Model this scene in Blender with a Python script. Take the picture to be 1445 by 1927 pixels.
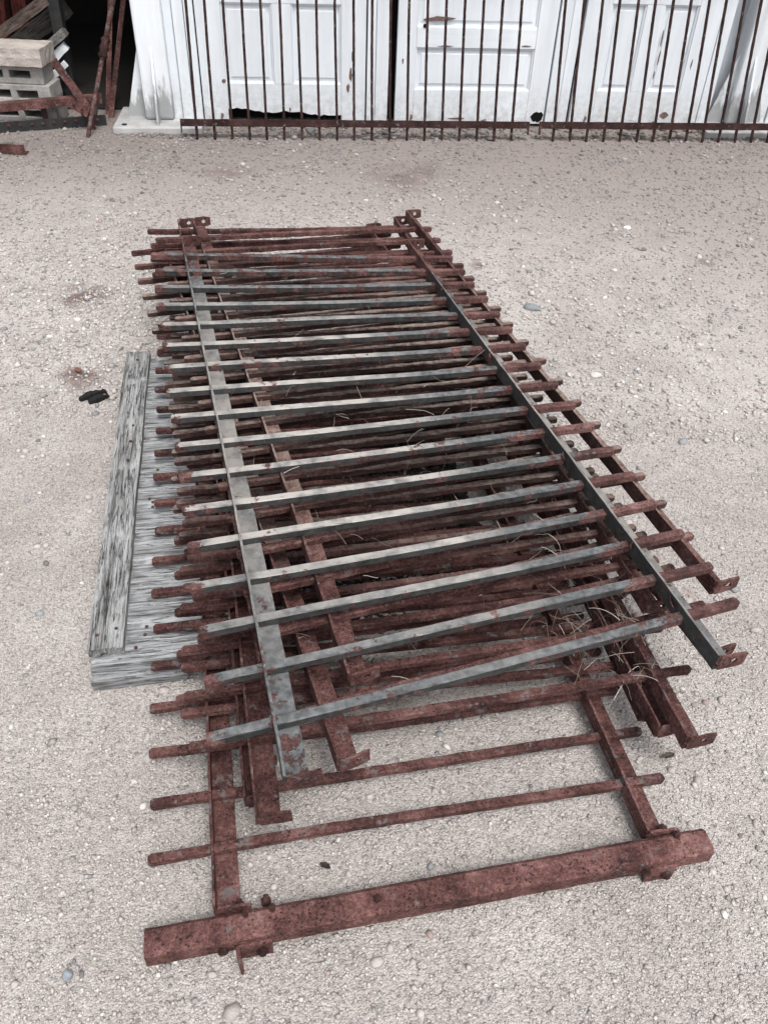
import bpy, bmesh, math, random
import numpy as np
from mathutils import Vector, Matrix, noise as mnoise

for o in list(bpy.data.objects): bpy.data.objects.remove(o)
random.seed(7); rng = np.random.default_rng(7)
scn = bpy.context.scene
col = scn.collection

# ------------------------------------------------------------------ camera
F_PX, PITCH, ROLL, CAM_H = 1550.0, math.radians(40.76), math.radians(2.58), 1.55
cp, sp = math.cos(PITCH), math.sin(PITCH)
CF = Vector((0, cp, -sp)); up0 = Vector((0, sp, cp)); rt0 = Vector((1, 0, 0))
CR = math.cos(ROLL) * rt0 + math.sin(ROLL) * up0
CU = -math.sin(ROLL) * rt0 + math.cos(ROLL) * up0
CO = Vector((0, 0, CAM_H))
cam = bpy.data.cameras.new('camera'); camo = bpy.data.objects.new('camera', cam); col.objects.link(camo)
scn.cycles.max_bounces = 5; scn.cycles.diffuse_bounces = 3; scn.cycles.glossy_bounces = 2
camo.matrix_world = Matrix(((CR.x, CU.x, -CF.x, CO.x), (CR.y, CU.y, -CF.y, CO.y), (CR.z, CU.z, -CF.z, CO.z), (0, 0, 0, 1)))
cam.sensor_fit = 'HORIZONTAL'; cam.sensor_width = 36.0; cam.lens = F_PX / 1445.0 * 36.0
cam.clip_start = 0.05; cam.clip_end = 2000
scn.camera = camo

# ------------------------------------------------------------------ world and sun
SUN_EL, SUN_AZ = math.radians(62), math.radians(155)      # azimuth from +Y clockwise: high, behind the camera and to the right
w = bpy.data.worlds.new('World'); scn.world = w; w.use_nodes = True
nt = w.node_tree; nt.nodes.clear()
sky = nt.nodes.new('ShaderNodeTexSky'); sky.sky_type = 'NISHITA'; sky.sun_disc = False
sky.sun_elevation = SUN_EL; sky.sun_rotation = SUN_AZ; sky.air_density = 1.0; sky.dust_density = 4.0
hs = nt.nodes.new('ShaderNodeHueSaturation'); hs.inputs['Saturation'].default_value = 0.22
bg = nt.nodes.new('ShaderNodeBackground'); bg.inputs['Strength'].default_value = 0.13
wo = nt.nodes.new('ShaderNodeOutputWorld')
nt.links.new(sky.outputs[0], hs.inputs['Color']); nt.links.new(hs.outputs[0], bg.inputs[0]); nt.links.new(bg.outputs[0], wo.inputs[0])
sl = bpy.data.lights.new('sun', 'SUN'); sl.energy = 1.5; sl.angle = math.radians(18); sl.color = (1.0, 0.97, 0.93)
so = bpy.data.objects.new('sun', sl); col.objects.link(so)
sdir = Vector((math.sin(SUN_AZ) * math.cos(SUN_EL), math.cos(SUN_AZ) * math.cos(SUN_EL), math.sin(SUN_EL)))
so.rotation_euler = sdir.to_track_quat('Z', 'Y').to_euler(); so.location = (0, 0, 8)
vs = scn.view_settings; vs.view_transform = 'Standard'; vs.look = 'None'; vs.exposure = 0.70; vs.gamma = 1.0; vs.use_curve_mapping = False

# ------------------------------------------------------------------ pixel rays (photo pixels of 1445 x 1927)
def ray(x, y): return CF + CR * ((x - 722.5) / F_PX) - CU * ((y - 963.5) / F_PX)
def at(x, y, z=0.0):
    d = ray(x, y); return CO + d * ((z - CAM_H) / d.z)
def at_y(x, y, Y):
    d = ray(x, y); return CO + d * (Y / d.y)

# ------------------------------------------------------------------ object helpers
def tag(o, label=None, cat=None, group=None, kind=None):
    if label: o['label'] = label
    if cat: o['category'] = cat
    if group: o['group'] = group
    if kind: o['kind'] = kind
    return o
def empty(name, loc=(0, 0, 0), rz=0.0, label=None, cat=None, group=None):
    o = bpy.data.objects.new(name, None); col.objects.link(o); o.location = loc; o.rotation_euler = (0, 0, rz)
    o.empty_display_size = 0.05
    return tag(o, label, cat, group)
def link(name, me, parent=None, mat=None, smooth=False, bevel=0):
    o = bpy.data.objects.new(name, me); col.objects.link(o)
    if mat and not me.materials: me.materials.append(mat)
    if parent: o.parent = parent
    if smooth:
        me.polygons.foreach_set('use_smooth', [True] * len(me.polygons))
    if bevel:
        b = o.modifiers.new('bevel', 'BEVEL'); b.width = bevel; b.segments = 2; b.limit_method = 'ANGLE'; b.angle_limit = math.radians(50)
    return o
def mesh(verts, faces, name='m'):
    me = bpy.data.meshes.new(name); me.from_pydata([tuple(v) for v in verts], [], faces); me.update(); return me

class MB:
    def __init__(s): s.v = []; s.f = []
    def add(s, verts, faces):
        k = len(s.v); s.v += [Vector(v) for v in verts]; s.f += [tuple(i + k for i in f) for f in faces]; return s
    def box(s, c, size, M=None):
        x, y, z = [a / 2 for a in size]; c = Vector(c)
        vv = [Vector((sx * x, sy * y, sz * z)) for sz in (-1, 1) for sy in (-1, 1) for sx in (-1, 1)]
        vv = [(M @ p if M else p) + c for p in vv]
        return s.add(vv, [(0, 2, 3, 1), (4, 5, 7, 6), (0, 1, 5, 4), (2, 6, 7, 3), (0, 4, 6, 2), (1, 3, 7, 5)])
    def span(s, a, b): # box by two corners
        a, b = Vector(a), Vector(b); return s.box((a + b) / 2, [abs(t) for t in (b - a)])
    def sweep(s, prof, path, frames, cap=True, jit=0.0):
        n = len(prof); vs_ = []
        for p, (ex, ez) in zip(path, frames):
            for (a, b) in prof:
                vs_.append(Vector(p) + ex * (a + random.uniform(-jit, jit)) + ez * (b + random.uniform(-jit, jit)))
        fs = []
        for i in range(len(path) - 1):
            for j in range(n):
                k = (j + 1) % n
                fs.append((i * n + j, i * n + k, (i + 1) * n + k, (i + 1) * n + j))
        if cap:
            fs.append(tuple(range(n))[::-1]); fs.append(tuple((len(path) - 1) * n + j for j in range(n)))
        return s.add(vs_, fs)
    def bar(s, a, b, wx, wz, upv=(0, 0, 1), seg=1, jit=0.0, ch=0.0):
        a, b = Vector(a), Vector(b); d = (b - a).normalized(); upv = Vector(upv)
        ex = d.cross(upv).normalized(); ez = ex.cross(d).normalized()
        hx, hz = wx / 2, wz / 2
        prof = [(-hx, -hz), (hx, -hz), (hx, hz), (-hx, hz)] if not ch else \
            [(-hx + ch, -hz), (hx - ch, -hz), (hx, -hz + ch), (hx, hz - ch), (hx - ch, hz), (-hx + ch, hz), (-hx, hz - ch), (-hx, -hz + ch)]
        path = [a.lerp(b, i / seg) for i in range(seg + 1)]
        return s.sweep(prof, path, [(ex, ez)] * (seg + 1), True, jit)
    def tube(s, pts, r, n=8):
        pts = [Vector(p) for p in pts]; fr = []; path = []
        rr = r if isinstance(r, (list, tuple)) else [r] * len(pts)
        vs_ = []
        for i, p in enumerate(pts):
            d = (pts[min(i + 1, len(pts) - 1)] - pts[max(i - 1, 0)]).normalized()
            ex = d.cross(Vector((0.13, 0.21, 1)) if abs(d.z) < .9 else Vector((1, 0.1, 0))).normalized(); ez = ex.cross(d)
            for j in range(n):
                a = 2 * math.pi * j / n; vs_.append(p + (ex * math.cos(a) + ez * math.sin(a)) * rr[i])
        fs = []
        for i in range(len(pts) - 1):
            for j in range(n):
                k = (j + 1) % n; fs.append((i * n + j, i * n + k, (i + 1) * n + k, (i + 1) * n + j))
        fs.append(tuple(range(n))[::-1]); fs.append(tuple((len(pts) - 1) * n + j for j in range(n)))
        return s.add(vs_, fs)
    def build(s, name, mat, parent=None, smooth=False, bevel=0, org=None):
        vv = s.v if org is None else [p - Vector(org) for p in s.v]
        me = mesh(vv, s.f, name); bm = bmesh.new(); bm.from_mesh(me); bmesh.ops.recalc_face_normals(bm, faces=bm.faces); bm.to_mesh(me); bm.free()
        return link(name, me, parent, mat, smooth, bevel)

def gridbox(size, n, fn=None):
    """closed box of given size centred on origin, subdivided n=(nx,ny,nz), fn displaces each vertex"""
    nx, ny, nz = n; key = {}; vv = []; ff = []
    def V(i, j, k):
        if (i, j, k) not in key:
            p = Vector(((i / nx - .5) * size[0], (j / ny - .5) * size[1], (k / nz - .5) * size[2]))
            key[(i, j, k)] = len(vv); vv.append(fn(p) if fn else p)
        return key[(i, j, k)]
    for i in range(nx):
        for j in range(ny):
            ff.append((V(i, j, 0), V(i, j + 1, 0), V(i + 1, j + 1, 0), V(i + 1, j, 0)))
            ff.append((V(i, j, nz), V(i + 1, j, nz), V(i + 1, j + 1, nz), V(i, j + 1, nz)))
        for k in range(nz):
            ff.append((V(i, 0, k), V(i + 1, 0, k), V(i + 1, 0, k + 1), V(i, 0, k + 1)))
            ff.append((V(i, ny, k), V(i, ny, k + 1), V(i + 1, ny, k + 1), V(i + 1, ny, k)))
    for j in range(ny):
        for k in range(nz):
            ff.append((V(0, j, k), V(0, j, k + 1), V(0, j + 1, k + 1), V(0, j + 1, k)))
            ff.append((V(nx, j, k), V(nx, j + 1, k), V(nx, j + 1, k + 1), V(nx, j, k + 1)))
    return mesh(vv, ff)

def place(o, loc, rz=0, rx=0, ry=0):
    o.location = loc; o.rotation_euler = (rx, ry, rz); return o

# ------------------------------------------------------------------ material helpers
class NT:
    def __init__(s, name):
        s.m = bpy.data.materials.new(name); s.m.use_nodes = True; s.t = s.m.node_tree; s.t.nodes.clear()
        s.out = s.n('ShaderNodeOutputMaterial'); s.b = s.n('ShaderNodeBsdfPrincipled'); s.l(s.b.outputs[0], s.out.inputs[0])
    def n(s, t, **k):
        x = s.t.nodes.new(t)
        for a, b in k.items(): setattr(x, a, b)
        return x
    def l(s, a, b): s.t.links.new(a, b)
    def pos(s): return s.n('ShaderNodeNewGeometry').outputs['Position']
    def obj(s): return s.n('ShaderNodeTexCoord').outputs['Object']
    def mapv(s, v, sc=(1, 1, 1), rot=(0, 0, 0), loc=(0, 0, 0)):
        x = s.n('ShaderNodeMapping'); s.l(v, x.inputs[0]); x.inputs['Scale'].default_value = sc; x.inputs['Rotation'].default_value = rot; x.inputs['Location'].default_value = loc
        return x.outputs[0]
    def noise(s, v, scale, detail=4, rough=.55, dist=0):
        x = s.n('ShaderNodeTexNoise'); s.l(v, x.inputs['Vector']); x.inputs['Scale'].default_value = scale; x.inputs['Detail'].default_value = detail
        x.inputs['Roughness'].default_value = rough; x.inputs['Distortion'].default_value = dist; return x.outputs['Fac']
    def vor(s, v, scale, out='Distance', feat='F1'):
        x = s.n('ShaderNodeTexVoronoi', feature=feat); s.l(v, x.inputs['Vector']); x.inputs['Scale'].default_value = scale; return x.outputs[out]
    def ramp(s, f, stops, interp='LINEAR'):
        x = s.n('ShaderNodeValToRGB'); s.l(f, x.inputs[0]); cr = x.color_ramp; cr.interpolation = interp
        while len(cr.elements) < len(stops): cr.elements.new(.5)
        for e, (p, c) in zip(cr.elements, stops):
            e.position = p; e.color = (c, c, c, 1) if not hasattr(c, '__len__') else (*c, 1)
        return x.outputs[0]
    def mix(s, f, a, b, mode='MIX'):
        x = s.n('ShaderNodeMix', data_type='RGBA', blend_type=mode)
        for sock, val in ((x.inputs[0], f), (x.inputs[6], a), (x.inputs[7], b)):
            if hasattr(val, 'links'): s.l(val, sock)
            elif hasattr(val, '__len__'): sock.default_value = (*val, 1)
            else: sock.default_value = val
        return x.outputs[2]
    def math(s, op, a, b=0.0, c=0.0):
        x = s.n('ShaderNodeMath', operation=op)
        for sock, val in zip(x.inputs, (a, b, c)):
            if hasattr(val, 'links'): s.l(val, sock)
            else: sock.default_value = val
        return x.outputs[0]
    def sep(s, v):
        x = s.n('ShaderNodeSeparateXYZ'); s.l(v, x.inputs[0]); return x.outputs
    def bump(s, h, strength=.5, dist=.002, nrm=None):
        x = s.n('ShaderNodeBump'); s.l(h, x.inputs['Height']); x.inputs['Strength'].default_value = strength; x.inputs['Distance'].default_value = dist
        if nrm: s.l(nrm, x.inputs['Normal'])
        return x.outputs[0]
    def fin(s, color, rough=.8, metal=0.0, nrm=None, spec=.3):
        if hasattr(color, 'links'): s.l(color, s.b.inputs['Base Color'])
        else: s.b.inputs['Base Color'].default_value = (*color, 1)
        for k, v in (('Roughness', rough), ('Metallic', metal)):
            if hasattr(v, 'links'): s.l(v, s.b.inputs[k])
            else: s.b.inputs[k].default_value = v
        s.b.inputs['Specular IOR Level'].default_value = spec
        if nrm: s.l(nrm, s.b.inputs['Normal'])
        return s.m

def rust_nodes(t, p, light=1.0, pits=True):
    n1 = t.noise(p, 9, 7, .7); n2 = t.noise(p, 120, 6, .8)
    f = t.math('ADD', t.math('MULTIPLY', n1, .55), t.math('MULTIPLY', n2, .45))
    c = t.ramp(f, [(.37, (.014 * light, .008 * light, .0075 * light)), (.455, (.052 * light, .023 * light, .021 * light)), (.53, (.112 * light, .052 * light, .047 * light)), (.60, (.188 * light, .102 * light, .094 * light)), (.70, (.28 * light, .17 * light, .158 * light))])
    h = t.math('ADD', n2, t.math('MULTIPLY', n1, .8))
    if pits:
        v = t.vor(p, 120); gate = t.ramp(t.noise(p, 11, 3), [(.38, 0), (.52, 1)])
        pit = t.math('MULTIPLY', t.ramp(v, [(.16, 1), (.32, 0)]), gate)
        sp = t.noise(p, 330, 3, .7); c = t.mix(t.ramp(sp, [(.30, .75), (.46, 0)]), c, (.030, .017, .016)); c = t.mix(t.ramp(sp, [(.58, 0), (.72, .45)]), c, (.27 * light, .16 * light, .145 * light))
        c = t.mix(t.math('MULTIPLY', pit, .85), c, (.018, .011, .011)); h = t.math('SUBTRACT', h, t.math('MULTIPLY', pit, .8))
    return c, h
def M_rust(name, light=1.0, grey=.5, dust=0.0, dustcol=(.36, .30, .26)):
    t = NT(name); p = t.pos(); c, h = rust_nodes(t, p, light)
    if grey:
        g = t.ramp(t.noise(t.mapv(p, (1, 1, 1), loc=(3.1, 1.7, 0)), 34, 7, .72), [(.63 - .11 * grey, 0), (.65 - .11 * grey, 1)])
        gc = t.mix(t.noise(p, 60, 3), (.075, .07, .07), (.17, .16, .157))
        c = t.mix(t.math('MULTIPLY', g, .8), c, gc)
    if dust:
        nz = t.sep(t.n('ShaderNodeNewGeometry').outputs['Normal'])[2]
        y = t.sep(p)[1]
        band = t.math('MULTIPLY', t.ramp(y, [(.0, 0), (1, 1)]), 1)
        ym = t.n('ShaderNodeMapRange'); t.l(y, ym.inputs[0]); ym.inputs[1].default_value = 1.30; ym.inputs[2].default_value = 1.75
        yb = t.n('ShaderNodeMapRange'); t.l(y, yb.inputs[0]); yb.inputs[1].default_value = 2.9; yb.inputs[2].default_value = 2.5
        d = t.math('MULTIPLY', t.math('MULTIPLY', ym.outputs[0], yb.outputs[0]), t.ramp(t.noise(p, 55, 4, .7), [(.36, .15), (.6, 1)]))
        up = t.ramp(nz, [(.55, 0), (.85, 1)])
        c = t.mix(t.math('MULTIPLY', t.math('MULTIPLY', d, t.math('SUBTRACT', 1, up)), dust), c, (.030, .024, .021))  # bar sides painted near black, standing in for shade between the stacked bars
        c = t.mix(t.math('MULTIPLY', t.math('MULTIPLY', d, up), dust), c, dustcol)  # tan dust on the upward faces
    return t.fin(c, .88, 0, t.bump(h, .7, .0022), .2)
def M_zinc(name, ends=True, rail=False):
    t = NT(name); p = t.pos(); rc, rh = rust_nodes(t, p, 1.05)
    n1 = t.noise(p, 7, 4); n2 = t.noise(p, 60, 4, .65)
    zc = t.mix(t.ramp(n2, [(.3, 0), (.7, 1)]), (.015, .016, .017), (.058, .061, .062)); zc = t.mix(t.ramp(n1, [(.45, 0), (.8, .4)]), zc, (.10, .105, .108))
    nzt = t.sep(t.n('ShaderNodeNewGeometry').outputs['Normal'])[2]
    lit_top = t.math('MULTIPLY', t.ramp(nzt, [(.5, 0), (.9, 1)]), t.ramp(t.noise(p, 35, 5, .7), [(.3, .45), (.62, 1)]))  # upward faces painted lighter over near-black sides, as light from above falls
    zc = t.mix(lit_top, zc, t.mix(t.ramp(n2, [(.3, 0), (.7, 1)]), (.06, .064, .066), (.20, .208, .213)))
    o = t.sep(t.obj())
    y = t.sep(p)[1]
    nz = t.sep(t.n('ShaderNodeNewGeometry').outputs['Normal'])[2]
    # dried mud film on the upper faces
    a = t.n('ShaderNodeMapRange'); t.l(y, a.inputs[0]); a.inputs[1].default_value = .95; a.inputs[2].default_value = 1.35
    b = t.n('ShaderNodeMapRange'); t.l(y, b.inputs[0]); b.inputs[1].default_value = 2.55; b.inputs[2].default_value = 2.2
    d = t.math('MULTIPLY', a.outputs[0], b.outputs[0])
    if not rail:
        e = t.n('ShaderNodeMapRange'); t.l(o[0], e.inputs[0]); e.inputs[1].default_value = .62; e.inputs[2].default_value = .48
        d = t.math('MULTIPLY', d, e.outputs[0])
    d = t.math('MULTIPLY', d, t.ramp(nz, [(.4, .03), (.85, 1)])); d = t.math('MULTIPLY', d, t.ramp(t.noise(p, 16, 5, .6), [(.36, .2), (.56, 1)]))
    zc = t.mix(t.math('MULTIPLY', d, .55 if rail else .85), zc, (.36, .325, .295) if rail else (.43, .40, .37))
    # rust: along the ends and in blotches
    rn = t.math('ADD', t.noise(p, 26, 8, .75), t.math('MULTIPLY', t.math('SUBTRACT', t.noise(p, 4, 2), .5), .30))
    if rail:
        k = t.n('ShaderNodeMapRange'); t.l(y, k.inputs[0]); k.inputs[1].default_value = 1.2; k.inputs[2].default_value = .72; k.inputs[4].default_value = .11
        k2 = t.n('ShaderNodeMapRange'); t.l(y, k2.inputs[0]); k2.inputs[1].default_value = 2.45; k2.inputs[2].default_value = 2.85; k2.inputs[4].default_value = .30
        add = t.math('ADD', k.outputs[0], k2.outputs[0])
    else:
        k = t.n('ShaderNodeMapRange'); t.l(o[0], k.inputs[0]); k.inputs[1].default_value = .72; k.inputs[2].default_value = .9; k.inputs[4].default_value = .24
        k2 = t.n('ShaderNodeMapRange'); t.l(y, k2.inputs[0]); k2.inputs[1].default_value = 2.35; k2.inputs[2].default_value = 2.75; k2.inputs[4].default_value = .12
        k3 = t.n('ShaderNodeMapRange'); t.l(o[0], k3.inputs[0]); k3.inputs[1].default_value = -.07; k3.inputs[2].default_value = -.115; k3.inputs[4].default_value = .22
        under = t.ramp(nz, [(.0, .06), (.3, 0)])
        add = t.math('ADD', t.math('ADD', k.outputs[0], k2.outputs[0]), t.math('ADD', k3.outputs[0], under))
    rm = t.ramp(t.math('ADD', rn, add), [(.615, 0), (.645, 1)])
    c = t.mix(rm, zc, rc)
    met = t.math('MULTIPLY', t.math('SUBTRACT', 1.0, rm), .1)
    h = t.math('ADD', t.math('MULTIPLY', n2, .35), t.math('MULTIPLY', rm, t.math('ADD', rh, .3)))
    return t.fin(c, t.math('ADD', t.math('MULTIPLY', rm, .3), .55), met, t.bump(h, .6, .002), .35)
def M_wood(name, light=(.48, .495, .51), dark=(.06, .055, .05), axis=0, sc=1.0, sat=None):
    t = NT(name); o = t.obj()
    s1 = [1, 1, 1]; s1 = [9 * sc] * 3; s1[axis] = .6 * sc
    v = t.mapv(o, tuple(s1)); n1 = t.noise(v, 6, 6, .65, .6); 
    s2 = [46 * sc] * 3; s2[axis] = 2.2 * sc
    n2 = t.noise(t.mapv(o, tuple(s2)), 7, 5, .7)
    n3 = t.noise(o, 5, 3)
    c = t.ramp(n1, [(.36, dark), (.45, tuple(l * .62 for l in light)), (.58, light), (.8, tuple(min(.75, l * 1.25) for l in light))])
    c = t.mix(t.ramp(n2, [(.34, .95), (.48, 0)]), c, tuple(d * 1.5 for d in dark))
    c = t.mix(t.ramp(n2, [(.56, 0), (.7, .6)]), c, tuple(min(.8, l * 1.3) for l in light))
    c = t.mix(t.ramp(n3, [(.4, 0), (.75, .35)]), c, tuple(l * .55 for l in light))
    s3 = [15 * sc] * 3; s3[axis] = .55 * sc
    n4 = t.noise(t.mapv(o, tuple(s3), loc=(2.3, 4.1, 1.2)), 6, 7, .7, .4)
    crack = t.math('MULTIPLY', t.ramp(t.math('ABSOLUTE', t.math('SUBTRACT', n4, .5)), [(.004, 1), (.016, 0)]), t.ramp(t.noise(o, 9, 2), [(.42, 0), (.52, 1)]))
    c = t.mix(crack, c, tuple(d * .35 for d in dark))
    grit = t.noise(t.mapv(o, tuple(140 * sc if i != axis else 28 * sc for i in range(3))), 5, 4, .75); c = t.mix(t.ramp(grit, [(.36, .6), (.5, 0)]), c, tuple(l * .38 for l in light))
    h = t.math('SUBTRACT', t.math('ADD', t.math('ADD', n1, t.math('MULTIPLY', n2, .8)), t.math('MULTIPLY', grit, .6)), t.math('MULTIPLY', crack, 2.0))
    return t.fin(c, .9, 0, t.bump(h, .9, .004), .15)
def M_paint(name, col0=(.765, .815, .865), peel=.35, grain_axis=2, worn=False):
    t = NT(name); p = t.pos(); o = t.obj()
    s = [14] * 3; s[grain_axis] = 1.0
    n1 = t.noise(t.mapv(o, tuple(s)), 3, 5, .6); n2 = t.noise(p, 3.2, 4)
    z = t.sep(p)[2]
    c = t.mix(t.ramp(n1, [(.35, .30), (.6, 0)]), col0, tuple(k * .80 for k in col0))
    c = t.mix(t.ramp(n2, [(.45, 0), (.75, .25)]), c, (.60, .61, .62))
    low = t.n('ShaderNodeMapRange'); t.l(z, low.inputs[0]); low.inputs[1].default_value = .30; low.inputs[2].default_value = .0
    sp_ = t.noise(p, 26, 5, .7)
    c = t.mix(t.math('MULTIPLY', low.outputs[0], t.ramp(sp_, [(.4, .1), (.65, .75)])), c, (.40, .375, .35))
    if worn:
        wz = t.math('ADD', z, t.math('MULTIPLY', t.math('SUBTRACT', t.noise(t.mapv(p, (6, 6, 1.2)), 3, 5, .65), .5), .55))
        c = t.mix(t.ramp(wz, [(.17, .9), (.22, 0)]), c, t.mix(sp_, (.20, .205, .21), (.38, .385, .39)))
    pm = t.ramp(t.math('ADD', t.noise(t.mapv(o, tuple(2.2 if i != grain_axis else .8 for i in range(3))), 7, 6, .68), t.math('MULTIPLY', low.outputs[0], .07)), [(.735 - .05 * peel, 0), (.75 - .05 * peel, 1)])
    c = t.mix(pm, c, t.mix(sp_, (.06, .04, .035), (.27, .19, .16)))
    h = t.math('ADD', t.math('MULTIPLY', n1, .5), t.math('MULTIPLY', pm, -1.0))
    return t.fin(c, .62, 0, t.bump(h, .5, .002), .35)
def M_concrete(name, a=(.24, .235, .225), b=(.42, .40, .38)):
    t = NT(name); p = t.pos(); n1 = t.noise(p, 7, 5, .6); n2 = t.noise(p, 180, 3, .7); n3 = t.noise(p, 38, 4, .65)
    c = t.mix(t.ramp(n1, [(.35, 0), (.65, 1)]), a, b); c = t.mix(t.ramp(n2, [(.33, .55), (.5, 0)]), c, tuple(k * .4 for k in a))
    c = t.mix(t.ramp(n3, [(.6, 0), (.75, .4)]), c, (.55, .53, .51))
    return t.fin(c, .95, 0, t.bump(t.math('ADD', n2, n3), .7, .003), .15)
def M_flat(name, c, rough=.8, metal=0, var=.3, sc=20, spec=.3):
    t = NT(name); p = t.pos(); n1 = t.noise(p, sc, 5, .65)
    cc = t.mix(t.ramp(n1, [(.3, 0), (.7, 1)]), tuple(k * (1 - var) for k in c), tuple(min(1, k * (1 + var)) for k in c))
    return t.fin(cc, rough, metal, t.bump(n1, .4, .002), spec)
def M_ground():
    t = NT('gravelly_dirt'); p = t.pos()
    big = t.noise(p, .9, 4, .55); mid = t.noise(p, 5, 5, .6); fine = t.noise(p, 90, 4, .7); gr = t.vor(p, 260); gr2 = t.vor(p, 110); micro = t.noise(p, 420, 3, .7)
    gcol = t.vor(p, 260, 'Color')
    c = t.ramp(t.math('ADD', t.math('MULTIPLY', big, .5), t.math('MULTIPLY', mid, .5)), [(.36, (.34, .30, .277)), (.48, (.50, .457, .43)), (.60, (.68, .637, .61))])
    g = t.sep(gcol)[0]
    c = t.mix(.5, c, t.ramp(g, [(.0, (.16, .15, .15)), (.22, (.40, .37, .352)), (.6, (.56, .52, .493)), (1, (.76, .72, .70))]))
    c = t.mix(t.ramp(fine, [(.32, .8), (.46, 0)]), c, (.15, .13, .12)); c = t.mix(t.ramp(micro, [(.34, .7), (.48, 0)]), c, (.20, .175, .16))
    # rust wash spots where flakes have bled into the dirt
    rs = t.ramp(t.noise(t.mapv(p, (1, 1, 1), loc=(4.2, .4, 0)), 1.7, 5, .7), [(.665, 0), (.76, .45)])
    c = t.mix(rs, c, (.26, .14, .115))
    stains = []
    for (sx, sy, r_) in ((755, 335, .22), (430, 322, .16), (160, 555, .13), (150, 705, .10), (790, 318, .15), (1330, 493, .05), (900, 500, .05)):
        q = at(sx, sy); vm = t.n('ShaderNodeVectorMath', operation='DISTANCE'); t.l(p, vm.inputs[0]); vm.inputs[1].default_value = q
        dd = t.math('ADD', t.math('DIVIDE', vm.outputs['Value'], r_), t.math('MULTIPLY', t.math('SUBTRACT', t.noise(p, 9, 5, .7), .5), 2.6)); stains.append(t.ramp(dd, [(.2, .95), (1.0, 0)]))
    for i, st_ in enumerate(stains): c = t.mix(t.math('MULTIPLY', st_, .85), c, (.15, .085, .075) if i != 5 else (.10, .085, .08))
    # soil gets darker and browner toward the foot of the wall
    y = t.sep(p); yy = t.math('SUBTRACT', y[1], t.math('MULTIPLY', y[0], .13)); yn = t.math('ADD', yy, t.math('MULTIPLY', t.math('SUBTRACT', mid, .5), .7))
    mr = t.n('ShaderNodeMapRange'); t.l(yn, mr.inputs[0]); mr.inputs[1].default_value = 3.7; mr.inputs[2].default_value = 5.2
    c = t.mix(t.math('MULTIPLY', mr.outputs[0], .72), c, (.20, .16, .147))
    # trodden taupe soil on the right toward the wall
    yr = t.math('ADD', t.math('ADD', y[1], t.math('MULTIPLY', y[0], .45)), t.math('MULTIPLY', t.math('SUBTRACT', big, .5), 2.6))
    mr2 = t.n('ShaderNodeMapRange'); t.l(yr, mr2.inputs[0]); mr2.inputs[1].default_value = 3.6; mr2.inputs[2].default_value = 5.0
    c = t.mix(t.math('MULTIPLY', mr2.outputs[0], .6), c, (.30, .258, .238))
    h = t.math('ADD', t.math('ADD', t.math('MULTIPLY', t.math('SUBTRACT', 1, gr), .55), t.math('MULTIPLY', fine, .6)), t.math('ADD', t.math('MULTIPLY', mid, 1.6), t.math('ADD', t.math('MULTIPLY', t.math('SUBTRACT', 1, gr2), .3), t.math('MULTIPLY', micro, .5))))
    return t.fin(c, .95, 0, t.bump(h, .9, .0085), .15)
def M_attr(name, rough=.85):
    t = NT(name); a = t.n('ShaderNodeAttribute'); a.attribute_name = 'Col'
    n = t.noise(t.pos(), 320, 3, .6); c = t.mix(t.ramp(n, [(.3, .35), (.6, 0)]), a.outputs['Color'], (.12, .11, .11))
    return t.fin(c, rough, 0, None, .25)

RUST = M_rust('rusted_iron', 1.0, .45, .0); RUSTD = M_rust('rusted_iron_dust_shade', .9, .25, .9, (.30, .255, .222)); RUSTR = M_rust('rusted_iron_rail', 1.0, .3, .8, (.28, .225, .195))
RUST_ROD = M_rust('brown_grey_iron', .85, .9, 0); RUST_DARK = M_rust('dark_rusted_iron', .45, .2, 0); RUST_RED = M_rust('red_rusted_iron', 1.15, .2, 0); RUST_FENCE = M_rust('brown_black_iron', .34, .25, 0)
ZINC = M_zinc('weathered_zinc_bar'); ZINCR = M_zinc('weathered_zinc_rail', rail=True)
WOODX = M_wood('grey_weathered_wood_cross', axis=0); WOODY = M_wood('grey_weathered_wood_long', (.42, .424, .425), axis=1)
WOODDK = M_wood('dark_old_timber', (.055, .05, .046), (.02, .018, .016), axis=0); WOODGR = M_wood('old_grey_timber', (.34, .325, .31), (.05, .045, .04), axis=0); WOODBR = M_wood('brown_plank', (.17, .13, .115), (.05, .035, .03), axis=0); WOODRD = M_wood('red_stained_timber', (.13, .035, .03), (.03, .012, .01), axis=2)
PAINT = M_paint('old_white_paint'); PAINTB = M_paint('peeling_white_paint', peel=.9); PAINTX = M_paint('old_white_paint_cross', peel=.6, grain_axis=0); STEELW = M_paint('white_painted_steel', (.74, .78, .82), -.6, worn=True)
CONC = M_concrete('grey_concrete'); CONCT = M_concrete('tan_concrete', (.32, .285, .26), (.50, .45, .415))
BLACKIRON = M_flat('black_iron', (.035, .035, .036), .6, .3); DARK = M_flat('shade_black_boards', (.012, .011, .011), .95); GALV = M_flat('grey_galvanised_plate', (.42, .42, .42), .6, .2, .25, 9)  # DARK boards coloured near black to paint in the shade inside the shed
CHAR = M_flat('charred_bark', (.012, .011, .011), .9); NAIL = M_flat('rusty_nail', (.06, .035, .03), .8); STRAW = M_attr('dry_straw'); PEB = M_attr('mixed_gravel'); LITTER_SHADE = M_attr('leaf_litter_shade')
GROUND = M_ground()

# ------------------------------------------------------------------ ground
gm = mesh([(-300, -300, 0), (300, -300, 0), (300, 300, 0), (-300, 300, 0)], [(0, 1, 2, 3)])
tag(link('ground', gm, None, GROUND), kind='structure')

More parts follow.
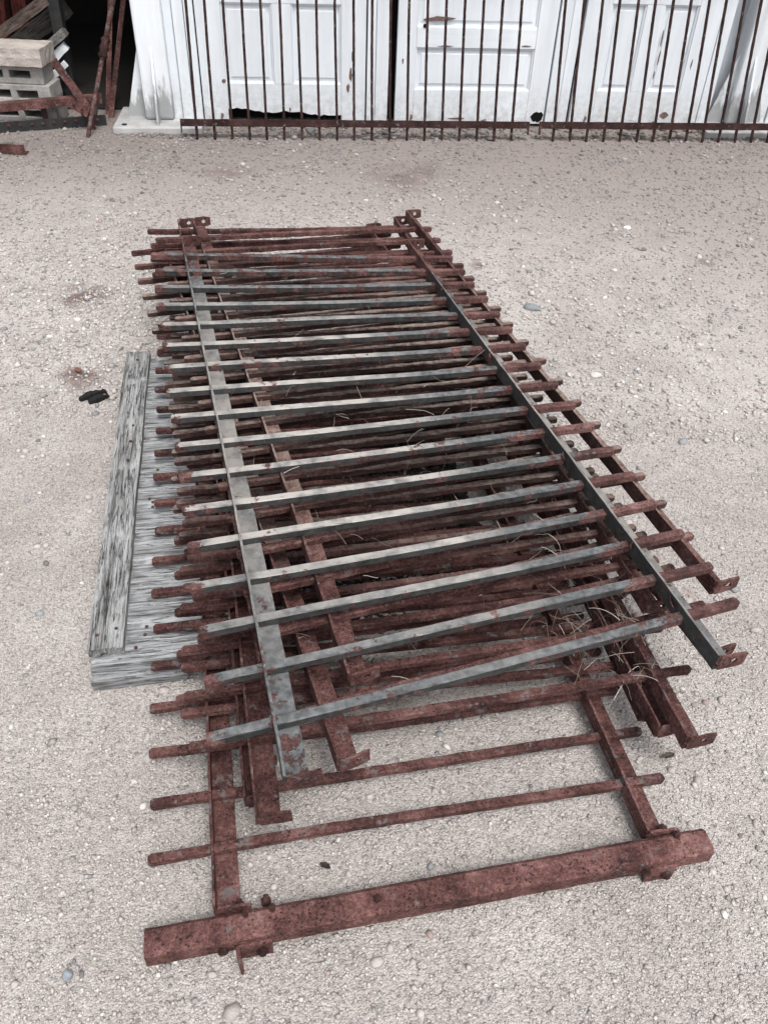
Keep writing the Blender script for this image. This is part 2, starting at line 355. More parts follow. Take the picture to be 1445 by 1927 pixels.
# ------------------------------------------------------------------ wall frame: u along the wall, v into it
WYAW = math.radians(7.2)
WU = Vector((math.cos(WYAW), math.sin(WYAW), 0)); WV = Vector((-math.sin(WYAW), math.cos(WYAW), 0))
WO = at(340, 262)
def wp(u, v, z=0.0): return WO + WU * u + WV * v + Vector((0, 0, z))
def on_wall(x, y, v):
    d = ray(x, y); k = (WO + WV * v - CO).dot(WV) / d.dot(WV); p = CO + d * k
    return (p - WO).dot(WU), p.z
VD = 0.30                                   # door faces
def U(x, y=222): return on_wall(x, y, VD)[0]
def Z(y, x=700): return on_wall(x, y, VD)[1]

# ------------------------------------------------------------------ shed (dark inside, roof above the picture)
shed = empty('shed', wp(0, 0), WYAW, 'dark open shed with a flat roof behind the white doors', 'shed')
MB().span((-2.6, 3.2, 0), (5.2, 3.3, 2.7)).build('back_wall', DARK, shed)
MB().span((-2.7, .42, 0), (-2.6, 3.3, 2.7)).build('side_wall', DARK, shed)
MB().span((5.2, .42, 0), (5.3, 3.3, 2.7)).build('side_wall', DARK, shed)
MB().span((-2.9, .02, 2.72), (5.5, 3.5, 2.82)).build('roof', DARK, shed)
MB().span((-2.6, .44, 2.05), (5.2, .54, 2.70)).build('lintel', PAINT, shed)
MB().span((-2.598, .60, .002), (5.198, 3.19, .012)).build('dirt_floor', M_flat('shade_black_dirt', (.018, .016, .015), .95), shed)  # floor coloured near black, putting the shed's inner shade into the dirt
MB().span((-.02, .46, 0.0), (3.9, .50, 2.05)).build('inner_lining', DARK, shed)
MB().span((3.902, .34, 0.0), (5.2, .38, 2.05)).build('white_siding', PAINT, shed)

# ------------------------------------------------------------------ doors
def door(name, u0, u1, stile, rows, label, split=None, rot_bottom=None, z0=.02, height=2.03, mullw=.11, tilt=0.0):
    """rows: list of (z_low, z_high) panel openings; split: True per row when two panels side by side"""
    w_ = u1 - u0
    D = empty(name, wp(u0, VD, 0), WYAW, label, 'door', 'old panel doors lined up as a wall')
    TH = .04
    MB().span((0, 0, z0), (stile, TH, height)).build('stile', PAINTB, D, bevel=.002)
    MB().span((w_ - stile, 0, z0), (w_, TH, height)).build('stile', PAINT, D, bevel=.002)
    zs = [z0] + [z for r in rows for z in r] + [height]
    for i in range(0, len(zs), 2):
        a, b = zs[i], zs[i + 1]
        if i == 0 and rot_bottom:
            n = 26; vv = []; ff = []
            for k in range(n + 1):
                t_ = k / n; x = stile + .001 + t_ * (w_ - 2 * stile - .002)
                zb = rot_bottom(t_) + random.uniform(-.006, .006)
                vv += [(x, .001, zb), (x, TH - .001, zb), (x, TH - .001, b), (x, .001, b)]
            for k in range(n):
                o_ = 4 * k
                for j in range(4): ff.append((o_ + j, o_ + 4 + j, o_ + 4 + (j + 1) % 4, o_ + (j + 1) % 4))
            ff += [(0, 1, 2, 3), tuple(4 * n + j for j in (3, 2, 1, 0))]
            m_ = MB(); m_.add(vv, ff); m_.build('bottom_rail', PAINTX, D)
        else:
            MB().span((stile + .001, .001, a), (w_ - stile - .001, TH - .001, b)).build('bottom_rail' if i == 0 else 'rail', PAINTX, D, bevel=.002)
    for r, (a, b) in enumerate(rows):
        cells = [(stile, w_ - stile)]
        if split and split[r]:
            mid = w_ / 2
            MB().span((mid - mullw / 2, .002, a + .001), (mid + mullw / 2, TH - .002, b - .001)).build('mullion', PAINT, D, bevel=.002)
            cells = [(stile, mid - mullw / 2), (mid + mullw / 2, w_ - stile)]
        for (x0, x1) in cells:
            m_ = MB(); q = .034      # recessed panel with sloped border and raised field, moulding lip round it
            ring = lambda ins, y: [(x0 + ins, y, a + ins), (x1 - ins, y, a + ins), (x1 - ins, y, b - ins), (x0 + ins, y, b - ins)]
            L4 = [ring(.001, .006), ring(.010, .012), ring(.0105, .024), ring(q, .020), ring(q + .003, .014)]
            vv = [p for l in L4 for p in l]; ff = []
            for i in range(len(L4) - 1):
                for j in range(4): ff.append((4 * i + j, 4 * i + (j + 1) % 4, 4 * i + 4 + (j + 1) % 4, 4 * i + 4 + j))
            ff.append((16, 17, 18, 19)); m_.add(vv, ff)
            m_.span((x0 + .001, .026, a + .001), (x1 - .001, .034, b - .001))
            me = mesh(m_.v, m_.f); link('panel', me, D, PAINT)
    return D
def board(name, u0, u1, v0, th, label, mat=None, z0=0.0, h=2.03, cat='board', lean=0.0):
    D = tag(MB().span((0, 0, z0), (u1 - u0, th, h)).build(name, mat or PAINT, None, bevel=.003), label, cat, 'white boards between the doors')
    D.location = wp(u0, v0); D.rotation_euler = (lean, 0, WYAW); return D

# left door: two panels side by side, rotted bottom with a black gap
dA0, dA1 = U(386), U(686); 
zA_b, zA_t = Z(158, 540), Z(6, 540)
door('panel_door', dA0, dA1, U(431) - U(386), [(zA_b, zA_t), (zA_t + .13, 1.02), (1.2, 1.88)], 'white panel door with rotted bottom edge over a black gap, nearest the steel column base', [True, True, True],
     rot_bottom=lambda t_: Z(203, 432) * (1 - t_) + Z(217, 640) * t_ + .006 * math.sin(t_ * 14))
# middle door: stacked wide panels
dB0, dB1 = U(742), U(1022)
zb1, zb2 = Z(170, 890), Z(90, 890); zb3, zb4 = Z(52, 890), Z(-40, 890)
door('panel_door', dB0, dB1, U(776) - U(742), [(zb1, zb2), (zb3, zb4), (zb4 + .09, zb4 + .37), (zb4 + .46, zb4 + .74)], 'white door with wide stacked panels and a broken rail showing bare wood', None,
     rot_bottom=lambda t_: .02 + (.012 if t_ < .1 else 0))
# right door
dC0, dC1 = U(1069, 230), U(1306, 232)
zc1, zc2 = Z(172, 1200), Z(8, 1230)
door('panel_door', dC0, dC1, U(1112, 230) - U(1069, 230), [(zc1, zc2), (zc2 + .13, 1.02), (1.2, 1.88)], 'white panel door with a cracked centre board, rightmost of the three', [True, True, True], rot_bottom=lambda t_: .025)
# boards / trim
board('trim_board', U(325), U(345), VD + .02, .03, 'narrow white trim board right beside the steel column with the base plate')
board('trim_board', U(346.5), U(366), VD - .004, .03, 'white trim board second from the steel column with the base plate')
board('trim_board', U(367.5), U(383.5), VD - .012, .03, 'white trim board touching the left door edge')
board('trim_board', U(689), U(704), VD + .0, .035, 'thin white strip along the right edge of the left door')
board('trim_board', U(705), U(728), VD + .008, .035, 'white board just left of the tall black gap between doors')
board('trim_board', U(1025), U(1045, 230), VD - .006, .035, 'white board right of the middle door with the broken rail')
board('trim_board', U(1046.5, 230), U(1064, 230), VD + .006, .035, 'white board just left of the right door', z0=.01)
board('trim_board', U(1308, 232), U(1328, 232), VD + .004, .035, 'white board between the right door and the far right steel column')
board('trim_board', U(1318, 232), U(1445, 238), VD + .13, .03, 'wide white sheet behind the far right steel column')
board('trim_board', U(1412, 238), U(1436, 238), VD + .02, .035, 'white board right of the far right steel column')
board('trim_board', U(1438, 238), U(1500, 238), VD + .01, .035, 'white board at the far right edge of the wall')
# chipped wood and holes on the doors: splinters of bare wood
def chip(cx, cy, sx, sz, seed, name='bare_wood_patch', mat=NAIL, parent=None):
    random.seed(seed); n = 14; u0, z0 = on_wall(cx, cy, VD - .0015)
    vv = [(math.cos(a) * sx * random.uniform(.6, 1.1), 0, math.sin(a) * sz * random.uniform(.55, 1.1)) for a in [2 * math.pi * i / n for i in range(n)]]
    m_ = MB(); m_.add(vv + [(x, .004, z) for x, y, z in vv], [tuple(range(n))] + [(i, (i + 1) % n, n + (i + 1) % n, n + i) for i in range(n)])
    return m_, u0, z0
doors = [o for o in col.objects if o.name.startswith('panel_door')]
def put_chip(d, cx, cy, sx, sz, seed, mat):
    m_, u0, z0 = chip(cx, cy, sx, sz, seed)
    o = m_.build('chipped_spot', mat, d); o.location = ((wp(u0, 0) - d.location).dot(WU), -.0025, z0); return o
BAREW = M_flat('bare_old_wood', (.16, .105, .09), .9, 0, .5, 60); HOLE = M_flat('black_hole', (.004, .004, .004), 1)
for (x, y, a, b, s_) in ((655, 165, .012, .03, 1), (660, 140, .010, .05, 2), (664, 105, .008, .04, 3), (666, 72, .008, .03, 4), (421, 152, .014, .014, 5), (533, 158, .010, .012, 7), (665, 212, .01, .02, 8), (546, 205, .006, .014, 9)):
    put_chip(doors[0], x, y, a, b, s_, BAREW)
for (x, y, a, b, s_, m) in ((828, 35, .10, .016, 11, BAREW), (801, 48, .022, .013, 12, HOLE), (758, 113, .006, .018, 13, BAREW), (840, 86, .05, .004, 14, BAREW), (990, 86, .03, .004, 15, BAREW), (860, 222, .06, .006, 16, BAREW), (1010, 219, .042, .040, 17, HOLE)):
    put_chip(doors[1], x, y, a, b, s_, m)
for (x, y, a, b, s_, m) in ((1240, 108, .005, .05, 21, BAREW), (1246, 70, .004, .06, 22, BAREW), (1230, 140, .004, .03, 23, BAREW), (1250, 216, .03, .02, 24, BAREW), (1301, 120, .004, .03, 25, BAREW)):
    put_chip(doors[2], x, y, a, b, s_, m)

# ------------------------------------------------------------------ steel columns with gussets and base plate
def column(pc, wid, label, plate=True):
    D = empty('steel_column', pc, WYAW, label, 'column')
    r = .012 if not plate else .012
    z0 = .036
    MB().span((-wid / 2, -wid / 2, z0), (wid / 2, wid / 2, 2.7)).build('shaft', STEELW, D, bevel=.018)
    m_ = MB().span((-.26, -.24, 0), (.26, .20, z0)); m_.build('base_plate', GALV, D, bevel=.004)
    def gus(name, pts):
        a = MB(); n = len(pts[0]); a.add(pts[0] + pts[1], [tuple(range(n)), tuple(range(2 * n - 1, n - 1, -1))] + [(i, (i + 1) % n, n + (i + 1) % n, n + i) for i in range(n)]); a.build(name, STEELW, D)
    h = .40; e = .11
    for sx in (-1, 1):
        P = [(sx * wid / 2, 0, z0), (sx * (wid / 2 + e), 0, z0), (sx * (wid / 2 + e), 0, z0 + .02), (sx * wid / 2, 0, z0 + h)]
        gus('gusset', ([(x, -.006, z) for x, y, z in P], [(x, .006, z) for x, y, z in P]))
    P = [(0, -wid / 2, z0), (0, -wid / 2 - e, z0), (0, -wid / 2 - e, z0 + .02), (0, -wid / 2, z0 + h)]
    gus('gusset', ([(x - .006, y, z) for x, y, z in P], [(x + .006, y, z) for x, y, z in P]))
    for (bx, by) in ((-.20, -.18), (.20, -.18)):
        a = MB(); a.tube([(bx, by, z0 - .001), (bx, by, z0 + .004)], .016, 10); a.build('bolt_hole', BLACKIRON, D)
    return D
c1 = at(213, 252); 
column(c1 + WU * .262 + WV * .245, .17, 'white steel column with triangular gussets on a grey base plate, beside the dark opening')
u2, _ = on_wall(1378, 235, VD); column(wp(u2, VD + .02), .15, 'white steel column with dirt-stained foot standing at the right of the doors', False)

# ------------------------------------------------------------------ fence panels leaning on the doors
def lean_panel(u0, u1, pick_us, label, hgt=1.12, lean=math.radians(13), ragged=0):
    D = empty('fence_panel', wp(u0, 0), 0, label, 'fence panel', 'iron fence panels leaning against the white doors')
    D.rotation_euler = (-lean, 0, WYAW)
    Lr = u1 - u0
    for z in (.092, hgt - .12):
        m_ = MB(); prof = [(-.016, -.019), (-.011, -.019), (-.011, .014), (.022, .014), (.022, .019), (-.016, .019)]
        n = 50; m_.sweep(prof, [(i / n * Lr, 0, z) for i in range(n + 1)], [(Vector((0, 1, 0)), Vector((0, 0, 1)))] * (n + 1), True, .0011)
        R_ = m_.build('rail', RUST_FENCE, D)
        for x in (0.0, Lr):
            MB().span((x - .0025, -.0155, z - .055), (x + .0025, .018, z + .0185)).build('end_tab', RUST_RED, R_)
    for u in pick_us:
        o = link('picket', random.choice(PICK_F), D); o.location = (u - u0, 0.001, hgt / 2); o.rotation_euler = (0, -math.pi / 2, 0)
        o.rotation_euler.x += random.uniform(-.01, .01); o.scale = (hgt / 1.05, 1, 1)
    return D
def picket_mesh(seed, mat, s=.0178, length=1.05, seg=44, rough=.0007, flake=.0018, bow=.004, cx=0.0):
    random.seed(seed); r0 = s / 2; ch = .0022; vv = []; ff = []
    prof = [(-r0 + ch, -r0), (r0 - ch, -r0), (r0, -r0 + ch), (r0, r0 - ch), (r0 - ch, r0), (-r0 + ch, r0), (-r0, r0 - ch), (-r0, -r0 + ch)]
    ph1, ph2 = random.uniform(0, 9), random.uniform(0, 9); b1, b2 = random.uniform(-bow, bow), random.uniform(-bow, bow)
    for i in range(seg + 1):
        t_ = i / seg; x = (t_ - .5) * length + cx
        sc = 1.0
        if i == 0 or i == seg: sc = .72
        if i == 0: x += .0
        q = math.sin(math.pi * t_)
        oy, oz = b1 * q + .0012 * math.sin(7 * t_ + ph1), b2 * q + .0012 * math.sin(6 * t_ + ph2)
        for k, (a, b) in enumerate(prof):
            dn = mnoise.noise(Vector((x * 60, a * 90 + seed, b * 90))) * rough * 1.6
            fl = flake * max(0, mnoise.noise(Vector((x * 38 + seed * 3.3, 5, k // 2))) - .05) if b < 0 else 0
            vv.append((x, (a * (1 + dn / r0)) * sc + oy, (b * (1 + dn / r0) - fl) * sc + oz))
    n = 8
    # short chamfer ring at both ends
    for i in range(seg):
        for j in range(n):
            k = (j + 1) % n; ff.append((i * n + j, (i + 1) * n + j, (i + 1) * n + k, i * n + k))
    ff.append(tuple(range(n))); ff.append(tuple(seg * n + j for j in range(n))[::-1])
    # pull the last ring so the chamfer is short
    for j in range(n):
        e = Vector(vv[n + j]); a = Vector(vv[j]); vv[n + j] = (a.x + .006, e.y, e.z)
        e = Vector(vv[(seg - 1) * n + j]); a = Vector(vv[seg * n + j]); vv[(seg - 1) * n + j] = (a.x - .006, e.y, e.z)
    me = mesh(vv, ff, 'picket'); me.materials.append(mat); return me
PICK_F = [picket_mesh(100 + i, RUST_FENCE, .0145, seg=60, flake=.0012, bow=.003) for i in range(5)]
uf0, uf1 = on_wall(341, 236, .02)[0], on_wall(994, 240, .02)[0]
us = [on_wall(372 + i * (962 - 372) / 18, 262, 0)[0] for i in range(19)]
lean_panel(uf0, uf1, us, 'rusty picket fence panel leaning on the left and middle doors')
ug0 = on_wall(1016, 238, .02)[0]; st = (on_wall(1445 - 8, 268, 0)[0] - on_wall(1040, 264, 0)[0]) / 12.8
us = [on_wall(1040, 264, 0)[0] + i * st for i in range(19)]
lean_panel(ug0, us[-1] + .08, us, 'rusty picket fence panel leaning on the right door, cut by the picture edge')

# ------------------------------------------------------------------ stack of fence panels
random.seed(11)
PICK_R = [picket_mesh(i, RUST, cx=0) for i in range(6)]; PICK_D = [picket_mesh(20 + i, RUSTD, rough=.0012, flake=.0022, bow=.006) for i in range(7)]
PICK_E = [picket_mesh(60 + i, RUSTR, rough=.0010, flake=.0022, bow=.005) for i in range(6)]
PICK_Z = [picket_mesh(40 + i, ZINC, .0200, length=1.09, rough=.0005, flake=.0012, bow=.005, cx=.022) for i in range(6)]
for me in PICK_Z + PICK_R + PICK_D + PICK_E:              # local x runs 0 at the left rail
    for v in me.vertices: v.co.x += .525 - .115
PW = .835
FH, FT, FW = .042, .005, .046
def hole_plate(w_, h_, th, hx, hr):
    """plate in x (0..w), z (0..-h), y 0..th with an octagonal bolt hole at hx"""
    n = 12; vv = []; ff = []; cz = -h_ * .5
    for y in (0, th):
        for i in range(n):
            a = 2 * math.pi * i / n; vv.append((hx + hr * math.cos(a), y, cz + hr * math.sin(a)))
        for i in range(n):
            a = 2 * math.pi * i / n; c, s_ = math.cos(a), math.sin(a)
            k = min((w_ - hx) / c if c > 1e-6 else 1e9, -hx / c if c < -1e-6 else 1e9, (h_ / 2) / abs(s_) if abs(s_) > 1e-6 else 1e9)
            vv.append((hx + k * c + random.uniform(-.0012, .0012), y, cz + k * s_ + random.uniform(-.0012, .0012)))
    for i in range(n):
        j = (i + 1) % n
        ff += [(i, n + i, n + j, j), (2 * n + i, 2 * n + j, 3 * n + j, 3 * n + i), (i, j, 2 * n + j, 2 * n + i), (n + i, 3 * n + i, 3 * n + j, n + j)]
    return vv, ff
def stack_panel(label, nl, nr, fl, fr, npick, d0, d1, picks, railmat, skip=(), name='fence_panel', ov=0.0, tabs=(1, 1, 1, 1), bend=0.0):
    nl, nr, fl, fr = map(Vector, (nl, nr, fl, fr))
    D = empty(name, (nl.x, nl.y, 0), 0, label, 'fence panel', 'iron fence panels lying in a stack')
    org = Vector((nl.x, nl.y, 0)); loc = lambda p: p - org
    rails = []
    for si, (a, b) in enumerate(((nl, fl), (nr, fr))):
        a, b = loc(a), loc(b); d = (b - a).normalized(); n = 60
        other = (loc(nr) - loc(nl)) if si == 0 else (loc(nr) - loc(nl))
        ez = Vector((0, 0, 1)); ez = (ez - d * ez.dot(d)).normalized(); ex = d.cross(ez).normalized()
        prof = [(0, 0), (FT, 0), (FT, -FH + FT), (FW, -FH + FT), (FW, -FH), (0, -FH)]
        path = []; 
        for i in range(n + 1):
            t_ = i / n; p = a.lerp(b, t_); p += ex * (.0025 * math.sin(5 * t_ + si) + bend * math.sin(math.pi * t_)); path.append(p)
        m_ = MB(); m_.sweep(prof, path, [(ex, ez)] * (n + 1), True, .0007)
        R_ = m_.build('rail', railmat, D); rails.append(R_)
        for ti, (end, sgn, off) in enumerate(((a, -1, 0), (b, 1, 0))):
            if not tabs[si * 2 + ti]: continue
            random.seed(hash((label, si, ti)) % 1000 if False else len(label) * 7 + si * 3 + ti)
            vv, ff = hole_plate(.064, .036, .005, .038, .0075)
            bendk = random.uniform(-.10, .25) if ti == 0 else random.uniform(-.03, .05)
            m2 = MB(); pts = []
            for v in vv:
                vx = v[0]; yb = v[1] * sgn + sgn * .0012 - sgn * bendk * max(0, vx - .012) ** 1.25 * 1.4
                pts.append(end + ex * (vx + .0012) + d * yb + ez * (v[2] - .0008))
            m2.add(pts, ff); m2.build('bolt_tab', RUST if railmat != ZINCR else RUST, R_)
    for k in range(npick):
        if k in skip: continue
        t_ = k / (npick - 1)
        def pt(a, b):
            a, b = loc(a), loc(b); Ln = (b - a).length; s_ = d0 + (Ln - d0 - d1) * t_; return a.lerp(b, s_ / Ln)
        a, b = pt(nl, fl), pt(nr, fr); x = (b - a); W_ = x.length; x.normalize()
        dr = (loc(fl) - loc(nl)).normalized(); z = x.cross(dr).normalized(); y = z.cross(x)
        c = a - z * (FH - FT - .0100)
        o = link('picket', random.choice(picks), D)
        sx = W_ / PW
        M = Matrix(((x.x * sx, y.x, z.x, c.x), (x.y * sx, y.y, z.y, c.y), (x.z * sx, y.z, z.z, c.z), (0, 0, 0, 1)))
        M = M @ Matrix.Translation((random.uniform(-.004, .004) + ov, 0, 0)) @ Matrix.Rotation(random.uniform(-.004, .004), 4, 'Z')
        o.matrix_basis = M
    return D, rails
NP = 8
def zc(k): # corner heights of the flange tops, bottom panel first
    return (.078 + .0345 * k, .072 + .0385 * k, .126 + .0342 * k, .100 + .0342 * k)
def quad(k, nl, nr, fl=None, fr=None, L=2.1, dz=(0, 0, 0, 0)):
    z = [a + b for a, b in zip(zc(k), dz)]; P = [None] * 4
    if nl: P[0] = at(*nl, z[0])
    if nr: P[1] = at(*nr, z[1])
    if fl: P[2] = at(*fl, z[2])
    if fr: P[3] = at(*fr, z[3])
    def setz(p, zz): return Vector((p.x, p.y, zz))
    if P[0] and not P[1]: d = P[2] - P[0]; e = Vector((d.y, -d.x, 0)).normalized(); P[1] = setz(P[0] + e * PW, z[1])
    if P[1] and not P[0]: d = P[3] - P[1]; e = Vector((d.y, -d.x, 0)).normalized(); P[0] = setz(P[1] - e * PW, z[0])
    e = (P[1] - P[0]); n_ = Vector((-e.y, e.x, 0)).normalized()
    if not P[2] and not P[3]: P[2] = setz(P[0] + n_ * L, z[2]); P[3] = setz(P[1] + n_ * L, z[3])
    if P[2] and not P[3]: P[3] = setz(P[1] + (P[2] - P[0]), z[3])
    if P[3] and not P[2]: P[2] = setz(P[0] + (P[3] - P[1]), z[2])
    return P
QA = quad(0, (400, 1707), (1216.7, 1564)); QG = quad(1, (458, 1427), None, None, None) if False else None
panelA, railsA = stack_panel('rusty fence panel at the bottom of the stack, bolted to the thick square post', *QA, 18, .115, .09, PICK_R, RUST, tabs=(1, 1, 1, 1))
def quad_yaw(k, nl, yaw, L=2.1, right=False):
    z = zc(k); d = Vector((-math.sin(yaw), math.cos(yaw), 0)); e = Vector((math.cos(yaw), math.sin(yaw), 0))
    p = at(*nl, z[1] if right else z[0]); p0 = p - e * PW if right else p
    f = lambda q, zz: Vector((q.x, q.y, zz))
    return [f(p0, z[0]), f(p0 + e * PW, z[1]), f(p0 + d * L, z[2]), f(p0 + e * PW + d * L, z[3])]
PQ = [QA, quad_yaw(1, (458, 1427), math.radians(11.0)), quad_yaw(2, (1238, 1366), math.radians(13.5), right=True), quad(3, (479, 1531), (1292, 1387)),
      quad(4, (634, 1430), (1338, 1222), (305, 448)), quad(5, None, (1217, 1131), (335, 412), (741.5, 407)), quad(6, (654, 1268), (1344, 1094), (362.5, 409), (763.7, 395)), quad(7, (533, 1462), (1350, 1235), (342, 445), (768, 452))]
labs = [None, 'rusty fence panel second from the ground, low in the stack just above the post panel', 'rusty fence panel third from the ground, its near right tab beside a longer rail',
        'rusty fence panel fourth from the ground, its near left tab ending just behind the post', 'rusty mid-stack fence panel whose left rail ends under the top panel near edge',
        'dusty rusty fence panel third from the top, its near right tab in the straw clump', 'rusty fence panel second from the top, sticking out farthest at back and right', 'topmost fence panel of the stack with grey weathered bars and rusty ends']
for k in range(1, 7):
    sT = .1195; dT = (PQ[7][2] - PQ[7][0]).normalized(); s0 = (PQ[k][0] - PQ[7][0]).dot(dT)
    phi = {1: .62, 2: .74, 3: .56, 4: .66, 5: .36, 6: .08}[k]
    dd = ((phi * sT + .125 - s0) % sT); dd = dd if dd > .06 else dd + sT; Lk = (PQ[k][2] - PQ[k][0]).length
    npk = int((Lk - dd - .05) / sT) + 1
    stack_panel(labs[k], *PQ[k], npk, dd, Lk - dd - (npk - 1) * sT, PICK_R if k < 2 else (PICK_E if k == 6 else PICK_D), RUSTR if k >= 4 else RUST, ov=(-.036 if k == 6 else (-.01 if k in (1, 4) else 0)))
panelT, railsT = stack_panel(labs[7], *PQ[7], 17, .125, .10, PICK_Z, ZINCR)
for i, q in enumerate(PQ): print('panel', i, [tuple(round(c, 3) for c in p) for p in q], 'W', round((q[1] - q[0]).length, 3), round((q[3] - q[2]).length, 3), 'L', round((q[2] - q[0]).length, 3), round((q[3] - q[1]).length, 3))
# curled rust flakes standing off the top panel's rails
random.seed(5)
def flake(parent, p, yaw, size=.03):
    m_ = MB(); n = 5; vv = []; ff = []
    for i in range(n + 1):
        t_ = i / n; x = t_ * size; z = .010 * t_ * t_
        for y in (0, 1): vv.append((x * (1 - .3 * y) + random.uniform(-.002, .002), y * size * .55 + random.uniform(-.003, .003), z - .0012 * (1 - y)))
    vv += [(x, y, z - .0015) for x, y, z in vv]; o_ = 2 * (n + 1)
    for i in range(n):
        ff += [(2 * i, 2 * i + 1, 2 * i + 3, 2 * i + 2), (o_ + 2 * i, o_ + 2 * i + 2, o_ + 2 * i + 3, o_ + 2 * i + 1), (2 * i, 2 * i + 2, o_ + 2 * i + 2, o_ + 2 * i), (2 * i + 1, o_ + 2 * i + 1, o_ + 2 * i + 3, 2 * i + 3)]
    ff += [(0, o_, o_ + 1, 1), (2 * n, 2 * n + 1, o_ + 2 * n + 1, o_ + 2 * n)]
    m_.add(vv, ff); o = m_.build('rust_flake', RUST_RED, parent); o.location = p; o.rotation_euler = (math.radians(random.uniform(50, 80)), random.uniform(-.3, .3), yaw); return o
orgT = Vector((PQ[7][0].x, PQ[7][0].y, 0))
for (rail, a, b, ts) in ((1, PQ[7][1], PQ[7][3], (.07, .16, .33, .58, .80, .93, .985)), (0, PQ[7][0], PQ[7][2], (.05, .12, .3, .9))):
    for t_ in ts: 
        p = a.lerp(b, t_) - orgT + Vector((-.001, 0, -.016)); flake(railsT[rail], p, random.uniform(1.5, 2.0), random.uniform(.018, .036))

# square post bolted across the near end of the bottom panel
eA = (QA[1] - QA[0]); eA.z = 0; eA.normalize(); nA = Vector((-eA.y, eA.x, 0))
oA = Vector((QA[0].x, QA[0].y, 0)); PS = .050
pc0 = QA[0] - nA * (.0075 + PS / 2); pl = pc0 - eA * .118; pr = pc0 + eA * (PW + .10)
pl = Vector((pl.x, pl.y, PS / 2 + .016)) - oA; pr = Vector((pr.x, pr.y, PS / 2 + .016)) - oA
m_ = MB(); m_.bar(pl, pr, PS, PS, seg=60, jit=.0006, ch=.0085)
post = m_.build('end_post', RUST_RED, panelA)
def bolt(p, d, r, h, parent, head=True):
    p, d = Vector(p), Vector(d).normalized(); m_ = MB(); m_.tube([p, p + d * h], r, 6)
    if head: m_.tube([p + d * h * .98, p + d * h * 1.5], r * .55, 8)
    return m_.build('bolt', RUST_DARK, parent)
bolt(pl.lerp(pr, .385) + Vector((0, 0, PS / 2 - .001)), (0, 0, 1), .008, .005, post, False)
for t_ in (.175, .90):
    c = pl.lerp(pr, t_)
    b = MB(); ctr = c - nA * (PS / 2 + .0035) + Vector((0, 0, -.0195))
    b.bar(ctr - eA * .03, ctr + eA * .03, .006, .043, seg=4, jit=.001)
    if t_ < .5: b.bar(ctr - eA * .031 + nA * .003, ctr - eA * .025 - nA * .030, .006, .040, seg=3, jit=.001)
    br = b.build('clip_bracket', RUST_RED, post)
    bolt(ctr + eA * .012 - nA * .003, -nA, .010, .007, br)
    bolt(c + eA * (-.055 if t_ < .5 else -.03) - nA * (PS / 2) + Vector((0, 0, -.004)), -nA, .009, .008, post, False)
for off in (.045, .092, PW + .028):
    c = pc0 - oA + eA * off; c.z = 0; bolt(Vector((c.x, c.y, .052)) + nA * (PS / 2 + .0055), nA, .009, .012, post)
    bolt(Vector((c.x, c.y, PS + .018)) + nA * (PS / 2 - .012) + eA * .01, (0, .25, 1), .006, .010, post)

# ------------------------------------------------------------------ weathered wooden pallet under the left of the stack
wa, wb = at(163, 1226, .078), at(238, 661, .078)
wyaw = math.atan2(-(wb - wa).x, (wb - wa).y); wl = (wb - wa).length
pal = empty('wooden_pallet', (wa.x, wa.y, 0), wyaw, 'grey weathered wooden pallet lying half under the left side of the stack', 'pallet')
random.seed(3)
def plank(name, size, c, mat, ragx=0, ragy=0, n=(6, 40, 2), seed=0, dent=()):
    def fn(p):
        q = p.copy(); nn = mnoise.noise(Vector((p.x * 20 + seed, p.y * 20, p.z * 9))); q.z += .0016 * nn
        if ragy and abs(abs(p.y) - size[1] / 2) < 1e-6: q.y -= math.copysign(ragy * abs(mnoise.noise(Vector((p.x * 90 + seed, p.z * 60, seed)))) * 1.8, p.y)
        if ragx and abs(abs(p.x) - size[0] / 2) < 1e-6: q.x -= math.copysign(ragx * abs(mnoise.noise(Vector((p.y * 90 + seed, p.z * 60, seed)))) * 1.8, p.x)
        q.x += .0025 * mnoise.noise(Vector((p.y * 4 + seed, 1, 2))) if not ragx else 0
        for (dx, dy, r, dep) in dent:
            if p.z > 0: q.z -= dep * math.exp(-(((p.x - dx) / r) ** 2 + ((p.y - dy) / (r * 6)) ** 2))
        return q
    o = link(name, gridbox(size, n, fn), pal, mat); o.location = c; return o
cw = .078
cl = plank('cleat_board', (cw, wl, .024), (cw / 2, wl / 2, .066), WOODY, ragy=.006, n=(22, 70, 2), seed=4, dent=((0.006, .08, .010, .006), (-.018, .60, .012, .008), (.012, .62, .010, .006)))
for (x, y) in ((.018, .045), (.06, .06), (.045, wl * .53), (.047, wl * .60), (.05, wl * .66), (.04, wl - .06)):
    m_ = MB(); m_.tube([(x, y, .074), (x, y, .0795)], .0042, 8); o = m_.build('nail', NAIL, cl); o.location = -cl.location
bounds = [-.03, .16, .40, .61, .85, 1.07, wl - .01]
for i in range(len(bounds) - 1):
    a, b = bounds[i] + .004, bounds[i + 1] - .001
    dl = plank('deck_board', (.262, b - a, .022), (.004 + .262 / 2, (a + b) / 2, .0415 + random.uniform(-.0008, .0008)), WOODX, ragx=.006, n=(36, 12, 2), seed=10 + i)
    for k in range(3 if i in (0, 2, 3) else 0):
        x, y = random.uniform(.10, .14) - dl.location.x, random.uniform(-.05, .05); m_ = MB(); m_.tube([(x, y, .010), (x, y, .0135)], .0045, 7); m_.build('nail', NAIL, dl)
plank('bearer', (.215, .06, .0295), (.1115, -.022, .015), WOODX, ragx=.01, n=(30, 4, 4), seed=31)
plank('bearer', (.24, .06, .028), (.125, wl - .05, .0145), WOODX, ragx=.01, n=(20, 4, 2), seed=37)

